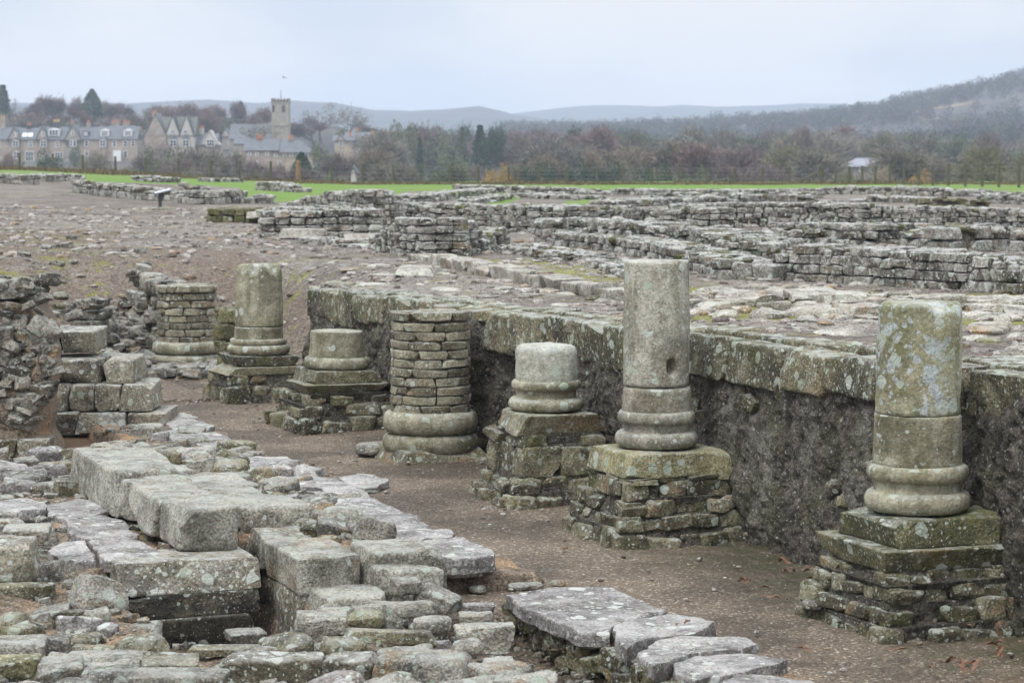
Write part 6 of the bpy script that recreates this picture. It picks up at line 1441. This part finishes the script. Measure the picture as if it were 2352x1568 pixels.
    a = Acc(); x0, x1 = h.X(636), h.X(720); V = [(x0, h.Y - .3, h.Z(350)), (x1, h.Y - .3, h.Z(351)), (x1, h.Y + 8, h.Z(351)), (x0, h.Y + 8, h.Z(350)), (x0, h.Y + 4, h.Z(321)), (h.X(685), h.Y + 4, h.Z(322))]
    a.add(V, np.array([[0, 1, 5, 4], [2, 3, 4, 5]]), (.5, .5, .5)); a.add(V, np.array([[1, 2, 5]]), (.5, .5, .5)); h.b(a, "hip_roof", M_slate); h.chim(587, 599, 308, 322, M_pot); h.chim(661, 670, 311, 322)
    for q in (572, 589, 612, 632, 652, 668, 686, 703): h.win(q, q + 6, 351 + (q > 620) * 2, 358 + (q > 620) * 2, .15 if q > 620 else -.03, 1)
    for q in (588, 640, 675): h.win(q, q + 8, 371, 377, .15 if q > 620 else -.03, 1)
    # right of the church
    h = House("cream stone house with grey roof and dormer gable right of the church", 762, 850, 520, wall=M_cream); h.wall(770, 812, 322); h.roof(766, 815, 323, 311); h.gable(776, 792, 322, 312, -.4, 4, M_cream); h.wall(812.2, 860, 330, 0, 7, M_wallA); h.roof(812.2, 862, 331, 320, 0, 7); h.chim(800, 806, 303, 313); h.win(780, 788, 326, 336); h.win(825, 831, 334, 343); h.win(842, 848, 334, 343)
    h = House("pale house with several chimneys, farther right in the village", 835, 898, 540, wall=M_wallA); h.wall(838, 896, 322); h.roof(836, 898, 323, 309); h.chim(850, 858, 300, 312); h.chim(874, 884, 301, 312); h.win(850, 856, 327, 336); h.win(868, 874, 327, 336); h.win(884, 890, 327, 336)
    h = House("stone house with gables behind the cream house", 790, 850, 590, wall=M_wallB); h.wall(795, 850, 312); h.roof(793, 852, 313, 303); h.chim(815, 823, 294, 304)
    # small shed by the fence
    h = House("small white hut seen between the two middle fence posts", 806, 818, 300, "hut", "hut", M_render); h.wall(807, 817, 394, 0, 3); h.gable(806, 818, 395, 388, -.1, 3, M_render)
    h = House("low cottage with a pale metal roof among trees behind the right-hand fence", 1946, 2042, 300, "cottage", "cottage", M_wallB); h.wall(1958, 2034, 380, 0, 7, M_wallB)
    a = Acc(); V = [(h.X(1948), h.Y - .4, h.Z(383)), (h.X(2042), h.Y - .4, h.Z(383)), (h.X(2042), h.Y + 8, h.Z(383)), (h.X(1948), h.Y + 8, h.Z(383)), (h.X(1975), h.Y + 4, h.Z(363)), (h.X(2032), h.Y + 4, h.Z(363))]
    a.add(V, np.array([[0, 1, 5, 4], [2, 3, 4, 5]]), (.5, .5, .5)); a.add(V, np.array([[1, 2, 5], [3, 0, 4]]), (.5, .5, .5)); h.b(a, "roof", M_zinc)
    for q in (1972, 1998, 2016): h.win(q, q + 7, 386, 395, panes=1)
    h = House("small pale gable end right of the cottage", 2046, 2074, 300, "cottage", "cottage", M_wallB); h.wall(2048, 2072, 382, 0, 5); h.gable(2047, 2073, 383, 368, -.2, 6, M_wallB)
village()

# bird above the tower
def bird():
    g = D(652, 179, 260); a = Acc(); M_b = plain("dark feathers", (.05, .05, .05), .8)
    P = [(0, -.16, 0), (0, -.08, .02), (0, .02, .03), (0, .12, .02), (0, .22, .0)]; tube(a, P, [.012, .035, .05, .035, .01], 8)
    body = a.build("bird", M_b); a = Acc()
    for sx in (-1, 1):
        V = np.array([(0, .05, .03), (0, -.07, .03), (sx * .2, -.08, .10), (sx * .2, .05, .11), (sx * .42, -.10, .05), (sx * .44, -.04, .05)], float)
        V = np.concatenate([V, V - np.array([0, 0, .012])]); a.add(V, np.array([[0, 1, 2, 3], [3, 2, 4, 5], [7, 6, 9, 8], [8, 9, 10, 11], [1, 7, 8, 2], [2, 8, 10, 4], [0, 3, 9, 6], [3, 5, 11, 9]]), (.5, .5, .5))
    a.build("wings", M_b, body); body.location = g; body.rotation_euler = (0, .3, .9)
    tag(body, "small dark bird flying high above the church tower", "bird")
bird()

# ------------------------------------------------------------------ haze
def haze():
    a = Acc(); x, y0, y1, z0, z1 = 2400, -40, 4000, -6, 128
    bx(a, (0, (y0 + y1) / 2, (z0 + z1) / 2), (2 * x, y1 - y0, z1 - z0))
    m = bpy.data.materials.new("haze air"); m.use_nodes = True; t = m.node_tree; t.nodes.clear()
    o_ = t.nodes.new("ShaderNodeOutputMaterial"); v = t.nodes.new("ShaderNodeVolumePrincipled"); v.inputs['Color'].default_value = (.73, .83, 1.0, 1); v.inputs['Density'].default_value = .00030; v.inputs['Anisotropy'].default_value = 0
    t.links.new(v.outputs[0], o_.inputs['Volume']); ob = a.build("haze", m, smooth=False)
    tag(ob, kind='stuff')
haze()
# drop prototypes that were never placed
for (t_, c_) in PROTO.values():
    for o_ in (t_, c_):
        if '_p' in o_: del o_['_p']
        if o_.parent is None: bpy.data.objects.remove(o_)
